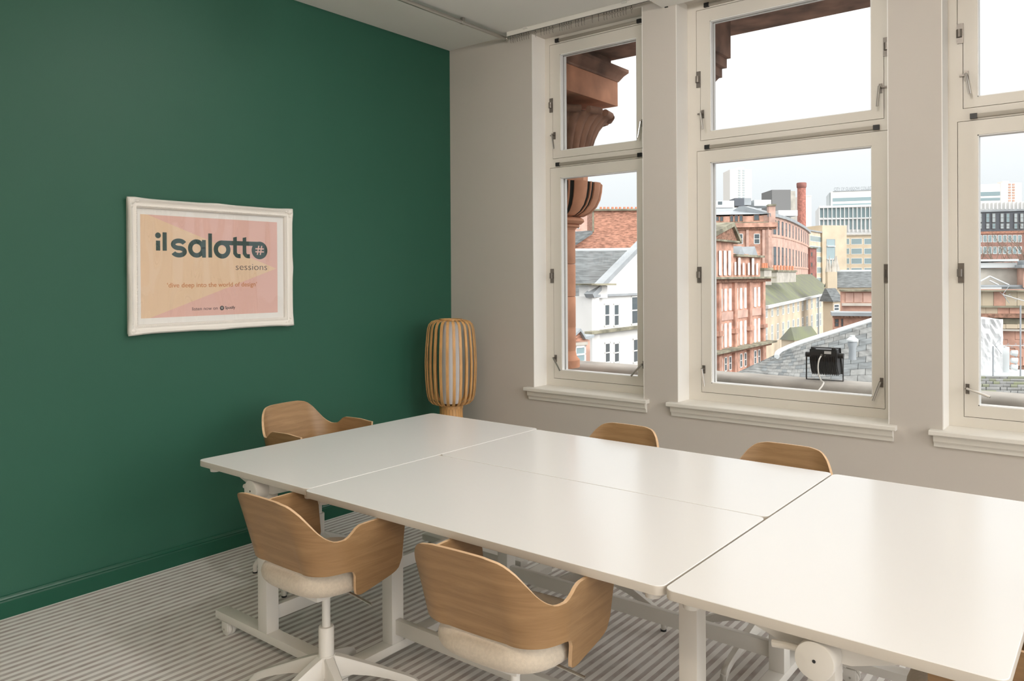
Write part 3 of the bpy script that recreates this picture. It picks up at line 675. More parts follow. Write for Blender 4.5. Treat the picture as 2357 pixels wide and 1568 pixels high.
def strokepoly(pts, w_):
    q = []
    for i in range(len(pts)-1):
        a, b = Vector(pts[i]), Vector(pts[i+1])
        def nn(j):
            d = (Vector(pts[min(j+1,len(pts)-1)]) - Vector(pts[max(j-1,0)])).normalized(); return Vector((-d.y, d.x))*w_/2
        n0, n1 = nn(i), nn(i+1); q.append([tuple(a-n0), tuple(b-n1), tuple(b+n1), tuple(a+n0)])
    return q
logo = []
logo += [rect(-2.2145,-2.1925,1.645,1.696), disc(-2.2035,1.723,0.0150), rect(-2.1795,-2.1575,1.645,1.740)]
sc = -2.092
spts = [(sc+0.0315*math.cos(math.radians(g)), 1.6799+0.0189*math.sin(math.radians(g))) for g in range(18, 271, 12)] + [(sc+0.0315*math.cos(math.radians(g)), 1.6421+0.0189*math.sin(math.radians(g))) for g in range(78, -163, -12)]
logo += strokepoly(spts, 0.0240)
logo += ringpoly(-1.9935, 1.6610, 0.0490, 0.0245, n=36, ex=0.99) + [rect(-1.9625,-1.9405,1.613,1.708)]
logo += [rect(-1.926,-1.9045,1.614,1.7445)]
logo += ringpoly(-1.8445, 1.6590, 0.0500, 0.0245, n=36, ex=1.01)
logo += [rect(-1.846,-1.608,1.684,1.7085)]                      # shared crossbar
for tx in (-1.777, -1.718):
    logo += [[(tx,1.634),(tx+0.0225,1.634),(tx+0.0225,1.7325),(tx,1.7275)], rect(tx+0.0225+0.010, tx+0.0455, 1.6130, 1.6365)]
    logo += ringpoly(tx+0.0345, 1.6475, 0.0345, 0.0120, 180, 275, 10)
logo += [disc(-1.6100, 1.6595, 0.0505, 36, 1.02)]
px_flat('logo_lettering', 'print_green', logo, 0.0089, art, 0.0004)
hs = []
for d in (-0.0095, 0.0095): hs.append([(-1.6135+d-0.0068+0.001,1.6340),(-1.6135+d+0.0010+0.001-0.0005,1.6340),(-1.6055+d+0.0035,1.6860),(-1.6055+d-0.0040,1.6860)])
for d in (-0.0085, 0.0085): hs.append(rect(-1.6375,-1.5825,1.6600+d-0.0036,1.6600+d+0.0036))
px_flat('hash_sign', 'print_pink', hs, 0.0094, art, 0.0004)
def text(name, body, m_, y0, y1, z0, x, parent, off=0.0, ex=1.0):
    cu = bpy.data.curves.new(name, 'FONT'); cu.body = body; cu.size = 1.0; cu.extrude = 0.004; cu.offset = off; cu.resolution_u = 4
    tmp = bpy.data.objects.new('tmp', cu); COL.objects.link(tmp); bpy.context.view_layer.update()
    me = bpy.data.meshes.new_from_object(tmp.evaluated_get(bpy.context.evaluated_depsgraph_get())); bpy.data.objects.remove(tmp)
    xs_ = [v.co.x for v in me.vertices]; a, b = min(xs_), max(xs_); k = (y1-y0)/(b-a)
    for v in me.vertices: v.co = (x + v.co.z*0.05, y0+(v.co.x-a)*k-PY, z0+v.co.y*k*ex-PZ)
    me.materials.clear(); me.materials.append(MATS[m_])
    ob = bpy.data.objects.new(name, me); COL.objects.link(ob); ob.parent = parent
    return ob
text('sessions_lettering', 'sessions', 'print_black', -1.762, -1.562, 1.5470, 0.0091, art, -0.012, 0.85)
text('quote_lettering', '\u2018dive deep into the world of design\u2019', 'print_orange', -2.158, -1.629, 1.4545, 0.0091, art, 0.007, 0.95)
text('listen_lettering', 'listen now on', 'print_black', -2.021, -1.874, 1.3300, 0.0091, art, -0.004, 0.95)
px_flat('music_badge', 'print_black', [disc(-1.848, 1.3375, 0.0125, 24)], 0.0089, art, 0.0003)
arcs = []
for k, (r0, dz) in enumerate(((0.0078,0.0024),(0.0062,-0.0010),(0.0050,-0.0040))):
    arcs += ringpoly(-1.848, 1.3375+dz-0.0045, r0+0.0010, r0-0.0006, 40, 140, 8)
px_flat('badge_arcs', 'mat_board', arcs, 0.0093, art, 0.0003)
text('service_lettering', 'Spotify', 'print_black', -1.829, -1.768, 1.3315, 0.0091, art, 0.010, 1.0)
MB().add([(0.0145,-FW/2+0.05,-FH/2+0.05),(0.0145,FW/2-0.05,-FH/2+0.05),(0.0145,FW/2-0.05,FH/2-0.05),(0.0145,-FW/2+0.05,FH/2-0.05)], [(0,1,2,3)]).build('glazing', 'acrylic', po)

# ================================================================== outside
GROUND = -19.0
def P(px, py, d):            # a point d metres in front of the viewpoint, seen at that pixel of the photograph
    return CAM + (RIGHT*((px-CX_PX)/F_PX) + DOWN*((py-CY_PX)/F_PX) + FWD)*d
struct(box('ground', 'street', -900, 900, -400, 1400, GROUND-1, GROUND), 'grey street level far below the windows', 'ground')

# ---- own facade: ledge, gutter, entablature, columns
lg = thing('stone_ledge', 'grey rounded stone ledge running outside below the windows', 'ledge', (2.5, 1.0, 0), world=True)
MB().prism([(0.97,0.30),(0.97,0.745),(0.980,0.775),(1.005,0.795),(1.04,0.802),(1.20,0.802),(1.245,0.795),(1.262,0.775),(1.262,0.30)], lambda p,q,r: (r, p, q), -3.0, 6.15).build('coping', 'ledge_stone', lg, smooth=True, angle=40)
MB().box(-3.0, 6.15, 0.301, 0.97, 0.30, 0.700).build('gutter', 'gutter_lead', lg)
en = thing('stone_entablature', 'reddish brown stone beam spanning outside above the windows', 'beam', (2.5, 0.7, 3.185), world=True)
MB().box(-3.0, 6.15, 0.301, 1.05, 3.185, 3.75).build('beam', 'sandstone_dark', en)
MB().prism([(1.05,3.26),(1.10,3.27),(1.14,3.34),(1.14,3.75),(1.05,3.75)], lambda p,q,r: (r, p, q), -3.0, 6.15).build('fascia', 'sandstone_dark', en)
def column(ax, ay, label):
    t = thing('stone_column', label, 'column', (ax, ay, 0.802), group=None, world=True)
    sh = MB(); sh.lathe([(0.172,0.803),(0.172,0.86),(0.150,0.885),(0.142,0.92),(0.140,1.30)], (ax,ay), 32); sh.build('base', 'sandstone', t, smooth=True)
    for z0, z1 in ((0.925,1.105),(1.108,1.345),(1.348,1.595),(1.598,1.86)):
        MB().lathe([(0.139,z0),(0.142,z0+0.006),(0.142,z1-0.006),(0.139,z1)], (ax,ay), 32).build('drum', 'sandstone', t, smooth=True)
    MB().lathe([(0.140,1.855),(0.150,1.872),(0.174,1.880),(0.178,1.892),(0.165,1.899),(0.190,1.903),(0.212,1.922),(0.208,1.938),(0.190,1.950),(0.165,1.955)], (ax,ay), 36).build('neck_rings', 'sandstone', t, smooth=True)
    # gadrooned bowl: raised leaves over a black core that shows in the gaps
    bowl = [(0.150,1.955),(0.205,1.962),(0.262,1.990),(0.305,2.035),(0.332,2.090),(0.345,2.150),(0.350,2.206)]
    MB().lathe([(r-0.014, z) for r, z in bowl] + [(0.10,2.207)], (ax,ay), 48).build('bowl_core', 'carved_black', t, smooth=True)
    for k in range(11):
        a0 = 2*math.pi*(k+0.30)/11
        for wd, of, nm in ((0.165, 0.012, 'bowl_leaf'), (0.022, 0.002, 'bowl_rib')):
            a = a0 if nm == 'bowl_leaf' else a0 + math.pi/11
            rings = []
            for r, z in bowl:
                ring = []
                for j in range(7):
                    g = a + wd*(j/3-1); rr = r + of*(1-0.8*(j/3-1)**2) - 0.004; ring.append((ax+rr*math.cos(g), ay+rr*math.sin(g), z))
                for j in (6, 0):
                    g = a + wd*(j/3-1); rr = r-0.018; ring.append((ax+rr*math.cos(g), ay+rr*math.sin(g), z))
                rings.append(ring)
            MB().loft(rings).build(nm, 'sandstone', t, smooth=True, angle=50)
    MB().lathe([(0.245,2.207),(0.248,2.34)], (ax,ay), 8).build('neck_block', 'sandstone', t)
    # bell with curved flutes and rolled leaf tips
    bell = [(0.245,2.335),(0.258,2.42),(0.270,2.48),(0.292,2.55),(0.325,2.62),(0.368,2.675),(0.405,2.705)]
    def rib(r, z, a): return r + 0.024*abs(math.sin(a*14)) - 0.016
    MB().lathe(bell + [(0.30,2.735)], (ax,ay), 168, rib=rib).build('fluted_bell', 'sandstone_dark', t, smooth=True, angle=60)
    for k in range(14):
        a = 2*math.pi*(k+0.5)/14; c = Vector((ax+0.418*math.cos(a), ay+0.418*math.sin(a), 2.716)); v = Vector((-math.sin(a), math.cos(a), 0))
        MB().cyl(c - v*0.062, c + v*0.062, 0.026, seg=14).build('leaf_curl', 'sandstone_dark', t, smooth=True)
    return t
AX1 = P(1281, 400, 6.0)
ax, ay = AX1.x, AX1.y
t = column(ax, ay, 'carved red sandstone column with leafy capital outside the narrow window')
hw = 0.80 - ax; x0, x1 = ax - hw, ax + hw                      # impost block reaching out over the capital
MB().box(x0, x1, 0.31, 1.05, 2.820, 3.008).build('impost_block', 'sandstone', t, bevel=0.004)
MB().loft([[(x0-e_, 0.31, z), (x1+e_, 0.31, z), (x1+e_, 1.05+f_, z), (x0-e_, 1.05+f_, z)] for e_, f_, z in ((0.004,0.004,3.008),(0.012,0.016,3.022),(0.030,0.042,3.055),(0.050,0.072,3.080),(0.054,0.076,3.084),(0.054,0.076,3.108))]).build('impost_moulding', 'sandstone_dark', t)
MB().box(x0+0.05, x1-0.03, 0.31, 1.0, 3.108, 3.185).build('bearing_block', 'sandstone_dark', t)
t = thing('stepped_bracket', 'stepped brown stone bracket on the pier between the narrow and wide windows', 'bracket', (1.65, 0.31, 2.6), world=True)
for x1, z0, z1 in ((1.842, 2.940, 3.185), (1.815, 2.880, 2.940), (1.782, 2.822, 2.880)): MB().box(1.50, x1, 0.31, 0.75, z0, z1).build('step', 'sandstone_dark', t)
cv = [(1.760,2.822),(1.735,2.802),(1.712,2.760),(1.698,2.700),(1.690,2.620),(1.690,2.50),(1.50,2.50),(1.50,2.822)]
MB().prism(cv, lambda p,q,r: (p, r, q), 0.31, 0.75).build('corbel', 'sandstone_dark', t, smooth=True, angle=30)

# ---- floodlight standing on the ledge
fl = thing('floodlight', 'black finned floodlight on a bracket standing on the ledge outside the wide window', 'floodlight', (2.325, 1.12, 0.802), math.radians(4)); fl.scale = (0.90, 0.90, 0.88)
m = MB(); N = 12
def arc_(k, r): a = math.radians(100 + 88*k/N); return (0.075 + r*math.cos(a)*1.0, 0.065 + r*math.sin(a)*0 + 0, 0)
back = [(-0.040+0.115*(1-math.cos(math.radians(82*k/N))), 0.190 - 0.150*math.sin(math.radians(82*k/N))) for k in range(N+1)]     # (depth y, z)
poly = [(-0.040, 0.235), (-0.040, 0.190)] + back[1:] + [(0.105, 0.045), (0.045, 0.240)]
MB().prism(poly, lambda p,q,r: (r, p, q), -0.095, 0.095).build('housing', 'dark_metal', fl, smooth=True, angle=30)
for k in range(15):
    x = -0.088 + 0.176*k/14
    MB().prism([(p-0.012, q-0.010) for p, q in back[:-1]] + [(p, q) for p, q in reversed(back[:-1])], lambda p,q,r: (r, p, q), x-0.002, x+0.002).build('fin', 'dark_metal', fl)
for x in (-0.085, 0.060): box('lug', 'dark_metal', x, x+0.028, -0.046, -0.005, 0.232, 0.252, fl, bevel=0.003)
MB().prism([(0.040,0.244),(0.108,0.040),(0.116,0.042),(0.048,0.246)], lambda p,q,r: (r, p, q), -0.105, 0.105).build('front_rim', 'dark_metal', fl)
for s in (-1, 1):
    MB().cyl((s*0.095,0.005,0.190),(s*0.132,0.005,0.190), 0.020, seg=18).build('pivot_boss', 'dark_metal', fl, smooth=True)
    MB().hexa([(s*0.126,-0.006,0.004),(s*0.131,-0.006,0.004),(s*0.131,0.016,0.004),(s*0.126,0.016,0.004),(s*0.126,-0.006,0.205),(s*0.131,-0.006,0.205),(s*0.131,0.016,0.205),(s*0.126,0.016,0.205)]).build('bracket_arm', 'dark_metal', fl)
box('bracket_base', 'dark_metal', -0.131, 0.131, -0.006, 0.016, 0.0, 0.0045, fl)
box('rating_label', 'sticker', 0.008, 0.056, -0.0408, -0.0400, 0.203, 0.224, fl)
MB().cyl((-0.010,-0.040,0.196),(-0.010,-0.062,0.186), 0.009, seg=12).build('cable_gland', 'hinge_metal', fl, smooth=True)
cb = [(-0.010,-0.060,0.187),(-0.018,-0.085,0.160),(-0.024,-0.090,0.110),(-0.020,-0.085,0.050),(0.000,-0.10,0.012),(0.030,-0.16,0.006),(0.045,-0.24,0.003),(0.040,-0.30,-0.02),(0.010,-0.42,-0.07),(-0.02,-0.62,-0.095)]
pts = []
for i in range(len(cb)-1):
    p0, p1, p2, p3 = [Vector(cb[min(max(j,0),len(cb)-1)]) for j in (i-1,i,i+1,i+2)]
    for k in range(5):
        u = k/5; pts.append(0.5*((2*p1)+(-p0+p2)*u+(2*p0-5*p1+4*p2-p3)*u*u+(-p0+3*p1-3*p2+p3)*u**3))
pts.append(Vector(cb[-1]))
MB().tube(pts, 0.0052, 8).build('power_cable', 'cable_white', fl, smooth=True)

# ---- city
class Fac:
    """vertical facade plane through two pixels with given depths"""
    def __init__(s, pxa, da, pxb, db):
        a = P(pxa, CY_PX, da); b = P(pxb, CY_PX, db); s.A = Vector((a.x, a.y, 0)); u = Vector((b.x-a.x, b.y-a.y, 0)); s.L = u.length; s.u = u.normalized()
        n = Vector((s.u.y, -s.u.x, 0)); s.n = n if n.dot(CAM - s.A) > 0 else -n
    def hit(s, px, py):
        r = RIGHT*((px-CX_PX)/F_PX) + DOWN*((py-CY_PX)/F_PX) + FWD
        t = (s.A - CAM).dot(s.n)/r.dot(s.n); q = CAM + r*t
        return (q - s.A).dot(s.u), q.z
    def pt(s, u, n, z): q = s.A + s.u*u + s.n*n; return Vector((q.x, q.y, z))
    def box(s, b, u0, u1, n0, n1, z0, z1, m=0):
        return b.hexa([s.pt(u0,n0,z0), s.pt(u1,n0,z0), s.pt(u1,n1,z0), s.pt(u0,n1,z0), s.pt(u0,n0,z1), s.pt(u1,n0,z1), s.pt(u1,n1,z1), s.pt(u0,n1,z1)], m)
    def pxbox(s, b, px0, px1, py0, py1, n0, n1, m=0, zmid=True):
        pm = (px0+px1)/2; u0 = s.hit(px0, py0)[0]; u1 = s.hit(px1, py0)[0]
        return s.box(b, min(u0,u1), max(u0,u1), n0, n1, s.hit(pm, py1)[1], s.hit(pm, py0)[1], m)
def bld(name, label, fac, cat='building', group=None):
    return thing(name, label, cat, (fac.A.x, fac.A.y, GROUND), group=group, world=True)
def wall(fac, root, m, px0, px1, py_top, thick=8.0, zb=GROUND, name='wall', pm=None):
    u0, u1 = fac.hit(px0, 600)[0], fac.hit(px1, 600)[0]; zt = fac.hit(pm if pm else (px0+px1)/2, py_top)[1]
    return fac.box(MB(), u0, u1, -thick, 0, zb, zt).build(name, m, root)
def win(fac, root, px0, px1, py0, py1, frame='sash_white', pane='far_pane', bars=1, sub=True):
    pm = (px0+px1)/2; u0, u1 = fac.hit(px0, py0)[0], fac.hit(px1, py0)[0]; z0, z1 = fac.hit(pm, py1)[1], fac.hit(pm, py0)[1]
    w_ = abs(u1-u0); f_ = min(0.13*w_, 0.12); b = MB(); d = 0.06
    for a0, a1, c0, c1 in ((u0,u0+f_,z0,z1),(u1-f_,u1,z0,z1),(u0,u1,z0,z0+f_),(u0,u1,z1-f_,z1)): fac.box(b, a0, a1, 0.001, d, c0, c1)
    if bars: zc = (z0+z1)/2; fac.box(b, u0, u1, 0.001, d, zc-f_*0.4, zc+f_*0.4)
    o_ = b.build('window', frame, root)
    fac.box(MB(), u0+f_, u1-f_, 0.001, 0.02, z0+f_, z1-f_).build('pane', pane, o_)
    return o_
def course(fac, root, name, m, px0, px1, py0, py1, proud, back=0.0, pm=None):
    u0, u1 = fac.hit(px0, py0)[0], fac.hit(px1, py0)[0]; q = pm if pm else (px0+px1)/2
    return fac.box(MB(), u0, u1, back, proud, fac.hit(q, py1)[1], fac.hit(q, py0)[1]).build(name, m, root)

# --- red sandstone building with three-light bays
f1 = Fac(1640, 86, 1765, 100)
B = bld('sandstone_block', 'red sandstone office block with tall triple windows and a mossy cornice', f1)
wall(f1, B, 'red_stone', 1592, 1761, 640, 14, pm=1765)
course(f1, B, 'cornice', 'mossy_stone', 1592, 1768, 637, 641, 1.1, -1, pm=1765); course(f1, B, 'cornice_bed', 'sandstone_dark', 1592, 1765, 641, 648, 0.55, pm=1765)
course(f1, B, 'lower_cornice', 'mossy_stone', 1592, 1766, 783, 787, 1.3, -0.2, pm=1765); course(f1, B, 'lower_cornice_bed', 'sandstone_dark', 1592, 1764, 787, 793, 0.7, pm=1765)
ZC = f1.hit(1765, 640)[1]
BAYS = [(1560,1600),(1608,1648),(1654,1686),(1690,1720),(1724,1752)]
wcol = [1643.5, 1659, 1669.5, 1680, 1695, 1705, 1715, 1728, 1737.5, 1746.5]
for x in wcol:
    h = 5.2 if x < 1690 else 4.6
    y0 = lambda a, b: a + (b-a)*(x-1640)/125
    win(f1, B, x-h/2-0.2, x+h/2, y0(666,660), y0(720,703), pane='blind_pane'); win(f1, B, x-h/2-0.2, x+h/2, y0(749,730), y0(806,785)-1, pane='blind_pane')
    win(f1, B, x-h/2-0.2, x+h/2+0.6, y0(829,800), y0(862,832), bars=1)
for x in (1651.5, 1688, 1722, 1753):                           # giant pilasters between the bays
    y0 = lambda a, b: a + (b-a)*(x-1640)/125
    course(f1, B, 'pilaster', 'red_stone', x-2.6, x+2.6, 646, y0(820,790), 0.35, pm=x); course(f1, B, 'pilaster_base', 'red_stone', x-4.4, x+4.4, y0(764,744), y0(776,752), 0.55, pm=x)
    course(f1, B, 'pilaster', 'red_stone', x-3.4, x+3.4, y0(822,793), 880, 0.4, pm=x)
for xa, xb in ((1654,1685.5),(1690.5,1719.5),(1724.5,1750)):   # panels under the upper windows
    xm = (xa+xb)/2; y0 = lambda a, b: a + (b-a)*(xm-1640)/125
    course(f1, B, 'spandrel_panel', 'pink_stone', xa, xb, y0(722,706), y0(742,722), 0.12, pm=xm)
# attic storey with pediment and dormers
u0 = f1.hit(1592,600)[0]; f1.box(MB(), f1.hit(1690,600)[0], f1.hit(1754,600)[0], -12, -0.25, ZC, f1.hit(1725,585)[1]).build('attic_wall', 'red_stone', B)
f1.box(MB(), f1.hit(1600,600)[0], f1.hit(1690,600)[0], -9, -0.1, ZC, f1.hit(1665,556)[1]).build('gable_wall', 'red_stone', B)
ga, gb, gm = f1.hit(1640,556), f1.hit(1694,556), f1.hit(1676,520); zt0 = f1.hit(1665,556)[1]
tri = [(f1.hit(1615,556)[0], zt0), (gb[0], zt0), (f1.hit(1677,519)[0], f1.hit(1677,519)[1])]
b = MB(); b.loft([[f1.pt(u_, n_, z_) for u_, z_ in tri] for n_ in (-9, 0.35)]); b.build('pediment', 'sandstone_dark', B)
b = MB(); 
for (ua, za), (ub, zb_) in ((tri[1], tri[2]), (tri[0], tri[2])):
    b.loft([[f1.pt(ua,n_,za-0.15), f1.pt(ub,n_,zb_-0.15), f1.pt(ub,n_,zb_+0.35), f1.pt(ua,n_,za+0.35)] for n_ in (-9, 0.7)])
b.build('pediment_cornice', 'mossy_stone', B)
course(f1, B, 'gable_string', 'mossy_stone', 1600, 1694, 553, 557, 0.6, -0.2, pm=1665)
for x in (1657, 1668, 1678.5): win(f1, B, x-2.8, x+2.8, 577, 634, pane='blind_pane')
for x, a in ((1692,603),(1701,593),(1711,605),(1723,605),(1732.5,594),(1742,606)): win(f1, B, x-(2.5 if a < 600 else 1.8), x+(2.5 if a < 600 else 1.8), a, 633, pane='blind_pane')
for x in (1703, 1734):                                         # dormer heads
    u_, z_ = f1.hit(x, 586); b = MB()
    b.loft([[f1.pt(u_-1.1,n_,z_-0.2), f1.pt(u_+1.1,n_,z_-0.2), f1.pt(u_,n_,z_+1.0)] for n_ in (-5, 0.2)]); b.build('dormer_head', 'lead', B)
f1.box(MB(), f1.hit(1690,600)[0], f1.hit(1755,600)[0], -0.4, 0.3, f1.hit(1725,592)[1], f1.hit(1725,587)[1]).build('attic_string', 'mossy_stone', B)
za, zb_ = f1.hit(1700,588)[1], f1.hit(1692,548)[1]
b = MB(); ua, ub = f1.hit(1688,600)[0], f1.hit(1752,600)[0]
b.hexa([f1.pt(ua,-0.2,za), f1.pt(ub,-0.2,za), f1.pt(ub,-10,za), f1.pt(ua,-10,za), f1.pt(ua,-4,zb_), f1.pt(ub-7,-4,zb_), f1.pt(ub-7,-6,zb_), f1.pt(ua,-6,zb_)]); b.build('roof', 'slate_light', B)

# --- cream terrace with mossy slate roof
f2 = Fac(1757, 107, 1914, 198)
B = bld('cream_terrace', 'cream stone terrace with sash windows and a mossy slate roof', f2)
wall(f2, B, 'cream_stone', 1757, 1912, 672, 10, pm=1912)
ZE = f2.hit(1912, 673)[1]
b = MB(); ua, ub = f2.hit(1755,600)[0], f2.hit(1915,600)[0]; zr = f2.hit(1765, 612)[1]
b.hexa([f2.pt(ua,0.5,ZE), f2.pt(ub,0.5,ZE), f2.pt(ub,-11,ZE), f2.pt(ua,-11,ZE), f2.pt(ua,-5,ZE+4.6), f2.pt(ub,-5,ZE+4.6), f2.pt(ub,-5.4,ZE+4.6), f2.pt(ua,-5.4,ZE+4.6)]); b.build('roof', 'moss_slate', B)
f2.box(MB(), ua, ub, 0.3, 0.75, ZE-0.25, ZE+0.15).build('gutter', 'lead_white', B)
for x in (1763.5, 1776.5, 1789.5, 1802, 1814, 1825.5, 1836.5, 1847, 1857, 1868, 1880, 1888, 1895.5, 1903.5):
    k = (x-1760)/152
    win(f2, B, x-2.6+k*0.8, x+2.6-k*0.8, 701-k*24, 733-k*30, pane='pale_pane'); win(f2, B, x-2.6+k*0.8, x+2.6-k*0.8, 752-k*38, 792-k*49, pane='pale_pane')
course(f2, B, 'downpipe', 'lead', 1881.5, 1882.8, 676, 800, 0.25, pm=1882)
# chimney stacks crossing the roof
for fc, pa, pb, py0, py1, th in ((Fac(1757,116,1776,117), 1759, 1776, 617, 656, 1.2), (Fac(1788,122,1832,134), 1788, 1832, 622, 650, 0.9)):
    u_a, u_b = fc.hit(pa, 640)[0], fc.hit(pb, 640)[0]; z1 = fc.hit((pa+pb)/2, py0)[1]; z0 = fc.hit((pa+pb)/2, py1)[1]
    c = fc.box(MB(), u_a, u_b, -th, 0, z0, z1-0.3).build('chimney_stack', 'concrete', B)
    fc.box(MB(), u_a-0.2, u_b+0.2, -th-0.2, 0.2, z1-0.3, z1).build('coping', 'mossy_stone', c)
    n_ = 3 if pa < 1780 else 7
    for k in range(n_):
        q = fc.pt(u_a+0.4+(u_b-u_a-0.8)*k/(n_-1), -th/2, z1); MB().cyl(q, q+Vector((0,0,0.75)), 0.20, 0.17, seg=10).build('chimney_pot', 'terracotta', c, smooth=True)

# --- long red building with curved flank
f3 = Fac(1600, 152, 1772, 150)
B = bld('corner_warehouse', 'long red stone building with a curved window-lined flank and grey metal roof', f3)
wall(f3, B, 'red_stone', 1560, 1776, 498, 20)
course(f3, B, 'cornice', 'mossy_stone', 1600, 1790, 512, 514, 0.7, -0.1); course(f3, B, 'cornice_band', 'red_stone', 1640, 1788, 514, 524, 0.9, -0.1); course(f3, B, 'cornice_bed', 'sandstone_dark', 1640, 1786, 524, 529, 0.5)
b = MB(); za = f3.hit(1700,494)[1]; zb_ = f3.hit(1700,473)[1]; ua, ub, uc = f3.hit(1560,600)[0], f3.hit(1768,600)[0], f3.hit(1745,600)[0]
b.hexa([f3.pt(ua,0.3,za), f3.pt(ub,0.3,za), f3.pt(ub,-18,za), f3.pt(ua,-18,za), f3.pt(ua,-6,zb_), f3.pt(uc,-6,zb_), f3.pt(uc,-10,zb_), f3.pt(ua,-10,zb_)]); b.build('roof', 'lead', B)
for x0, x1, y0, y1 in ((1640,1645,498,509),(1647,1655,498,509),(1657,1665,498,510),(1680,1688,496,511),(1690.5,1699,495,511),(1701.5,1710,495,510),(1734.5,1748,493,508)): win(f3, B, x0, x1, y0, y1, 'sandstone_dark', 'far_pane', 0)
for x0, x1 in ((1697,1710),(1735,1749)): win(f3, B, x0, x1, 538, 562, 'sash_white', 'far_pane', 1)
for x in (1720, 1757, 1773): course(f3, B, 'pilaster', 'pink_stone', x-3, x+3, 529, 640, 0.35)
course(f3, B, 'corner_stack', 'pink_stone', 1768, 1783, 474, 515, 0.8, -1.2); course(f3, B, 'stack_coping', 'mossy_stone', 1766.5, 1784.5, 471, 475, 1.0, -1.4)
# curved flank: a chain of facets receding to the right
chain = [(1770,149.5),(1788,152),(1806,158),(1822,166),(1836,176),(1848,187),(1857,199),(1863,212)]
tops = [486, 497, 500.5, 504, 508, 512, 516, 520]
fz = Fac(1770,149.5,1788,152); ztop = fz.hit(1783,496)[1]
for i in range(len(chain)-1):
    fs = Fac(chain[i][0], chain[i][1], chain[i+1][0], chain[i+1][1])
    fs.box(MB(), -0.05, fs.L+0.05, -9, 0, GROUND, ztop).build('flank_wall', 'pink_stone', B)
    fs.box(MB(), -0.1, fs.L+0.1, -0.2, 0.45, ztop-0.35, ztop+0.25).build('eaves', 'lead', B)
    for z_ in (ztop-4.1, ztop-10.0, ztop-17.2): fs.box(MB(), 0, fs.L, -0.1, 0.12, z_-0.15, z_+0.15).build('string_course', 'brick_pale', B)
    b = MB(); b.hexa([fs.pt(-0.3,0.4,ztop+0.2), fs.pt(fs.L+0.3,0.4,ztop+0.2), fs.pt(fs.L+0.3,-9,ztop+0.2), fs.pt(-0.3,-9,ztop+0.2), fs.pt(-0.3,-5,ztop+2.0), fs.pt(fs.L+0.3,-5,ztop+2.0), fs.pt(fs.L+0.3,-6,ztop+2.0), fs.pt(-0.3,-6,ztop+2.0)]); b.build('flank_roof', 'lead', B)
    k = 2 if i < 6 else 2
    for j in range(k):
        uc = fs.L*(j+0.5)/k; hw = min(0.66, fs.L*0.17)
        for z0_, z1_ in ((ztop-3.7,ztop-0.9),(ztop-9.7,ztop-6.1),(ztop-16.6,ztop-12.9),(ztop-22,ztop-18.8)):
            b = MB(); f_ = 0.14
            for a0, a1, c0, c1 in ((uc-hw,uc-hw+f_,z0_,z1_),(uc+hw-f_,uc+hw,z0_,z1_),(uc-hw,uc+hw,z0_,z0_+f_),(uc-hw,uc+hw,z1_-f_,z1_),(uc-hw,uc+hw,(z0_+z1_)/2-0.08,(z0_+z1_)/2+0.08)): fs.box(b, a0, a1, 0.001, 0.05, c0, c1)
            w_ = b.build('window', 'charcoal_clad', B); fs.box(MB(), uc-hw+f_, uc+hw-f_, 0.001, 0.02, z0_+f_, z1_-f_).build('pane', 'far_pane', w_)
# roof plant
f3b = Fac(1600, 165, 1900, 165)
for nm, m_, x0, x1, y0, y1, n0 in (('plant_box','charcoal_clad',1691,1713,456,474,-4),('plant_box','lead',1713,1729,456,472,-4),('plant_room','lead_white',1640,1690,462,478,-6),('plant_room','lead_white',1736,1775,460,474,-6),('plant_room','white_render',1792,1836,484,497,-3)):
    f3b.pxbox(MB(), x0, x1, y0, y1, n0, 0).build(nm, m_, B)
for x in (1641, 1653, 1658): f3b.pxbox(MB(), x, x+4, 464, 471, 0.001, 0.1).build('vent_opening', 'far_pane', B)

f4 = Fac(1777, 190, 1830, 190)
B = bld('lift_tower', 'plain dark grey rooftop block beside the round brick chimney', f4); b = MB(); q0, q1 = f4.hit(1777,437), f4.hit(1820,437)
f4.box(b, q0[0], q1[0], -8, 0, GROUND, q0[1]); b.build('block', 'grey_clad', B); f4.box(MB(), q1[0], q1[0]+1.2, -8, -0.2, GROUND, q0[1]-0.3).build('side_panel', 'concrete', B)
c0 = P(1845, 460, 222); B = thing('brick_chimney', 'tall round red brick chimney with a corbelled top', 'chimney', (c0.x, c0.y, GROUND), world=True)
r_ = 9.3*222/F_PX; zt_ = P(1845,421,222).z; MB().lathe([(r_*1.1,GROUND),(r_,zt_-1.6)], (c0.x,c0.y), 24).build('shaft', 'chimney_brick', B, smooth=True)
MB().lathe([(r_,zt_-1.6),(r_*1.15,zt_-1.2),(r_*1.18,zt_-0.2),(r_*1.1,zt_)], (c0.x,c0.y), 24).build('cap', 'brick_dark', B, smooth=True)

# --- far white towers
f5 = Fac(1680, 620, 1732, 620)
B = bld('tower_block', 'white residential tower with two columns of small windows beyond the red warehouse', f5); wall(f5, B, 'hazed_tower', 1681, 1731, 390, 20); course(f5, B, 'lift_motor_room', 'hazed_tower', 1699, 1714, 384, 390, -2, -14)
b = MB()
for k in range(14):
    for x in (1699.5, 1709): f5.pxbox(b, x, x+5, 391+k*5.6, 394.5+k*5.6, 0.001, 0.2)
tag(b.build('small_windows', 'pale_pane', B), None, None, kind='stuff')
f5b = Fac(1846, 640, 1869, 640); B = bld('tower_block', 'plain pale tower half hidden behind the round brick chimney', f5b); wall(f5b, B, 'hazed_tower', 1848, 1868, 452, 18); course(f5b, B, 'parapet', 'hazed_tower', 1847.5, 1868.5, 450, 452.5, 0.3, -18)

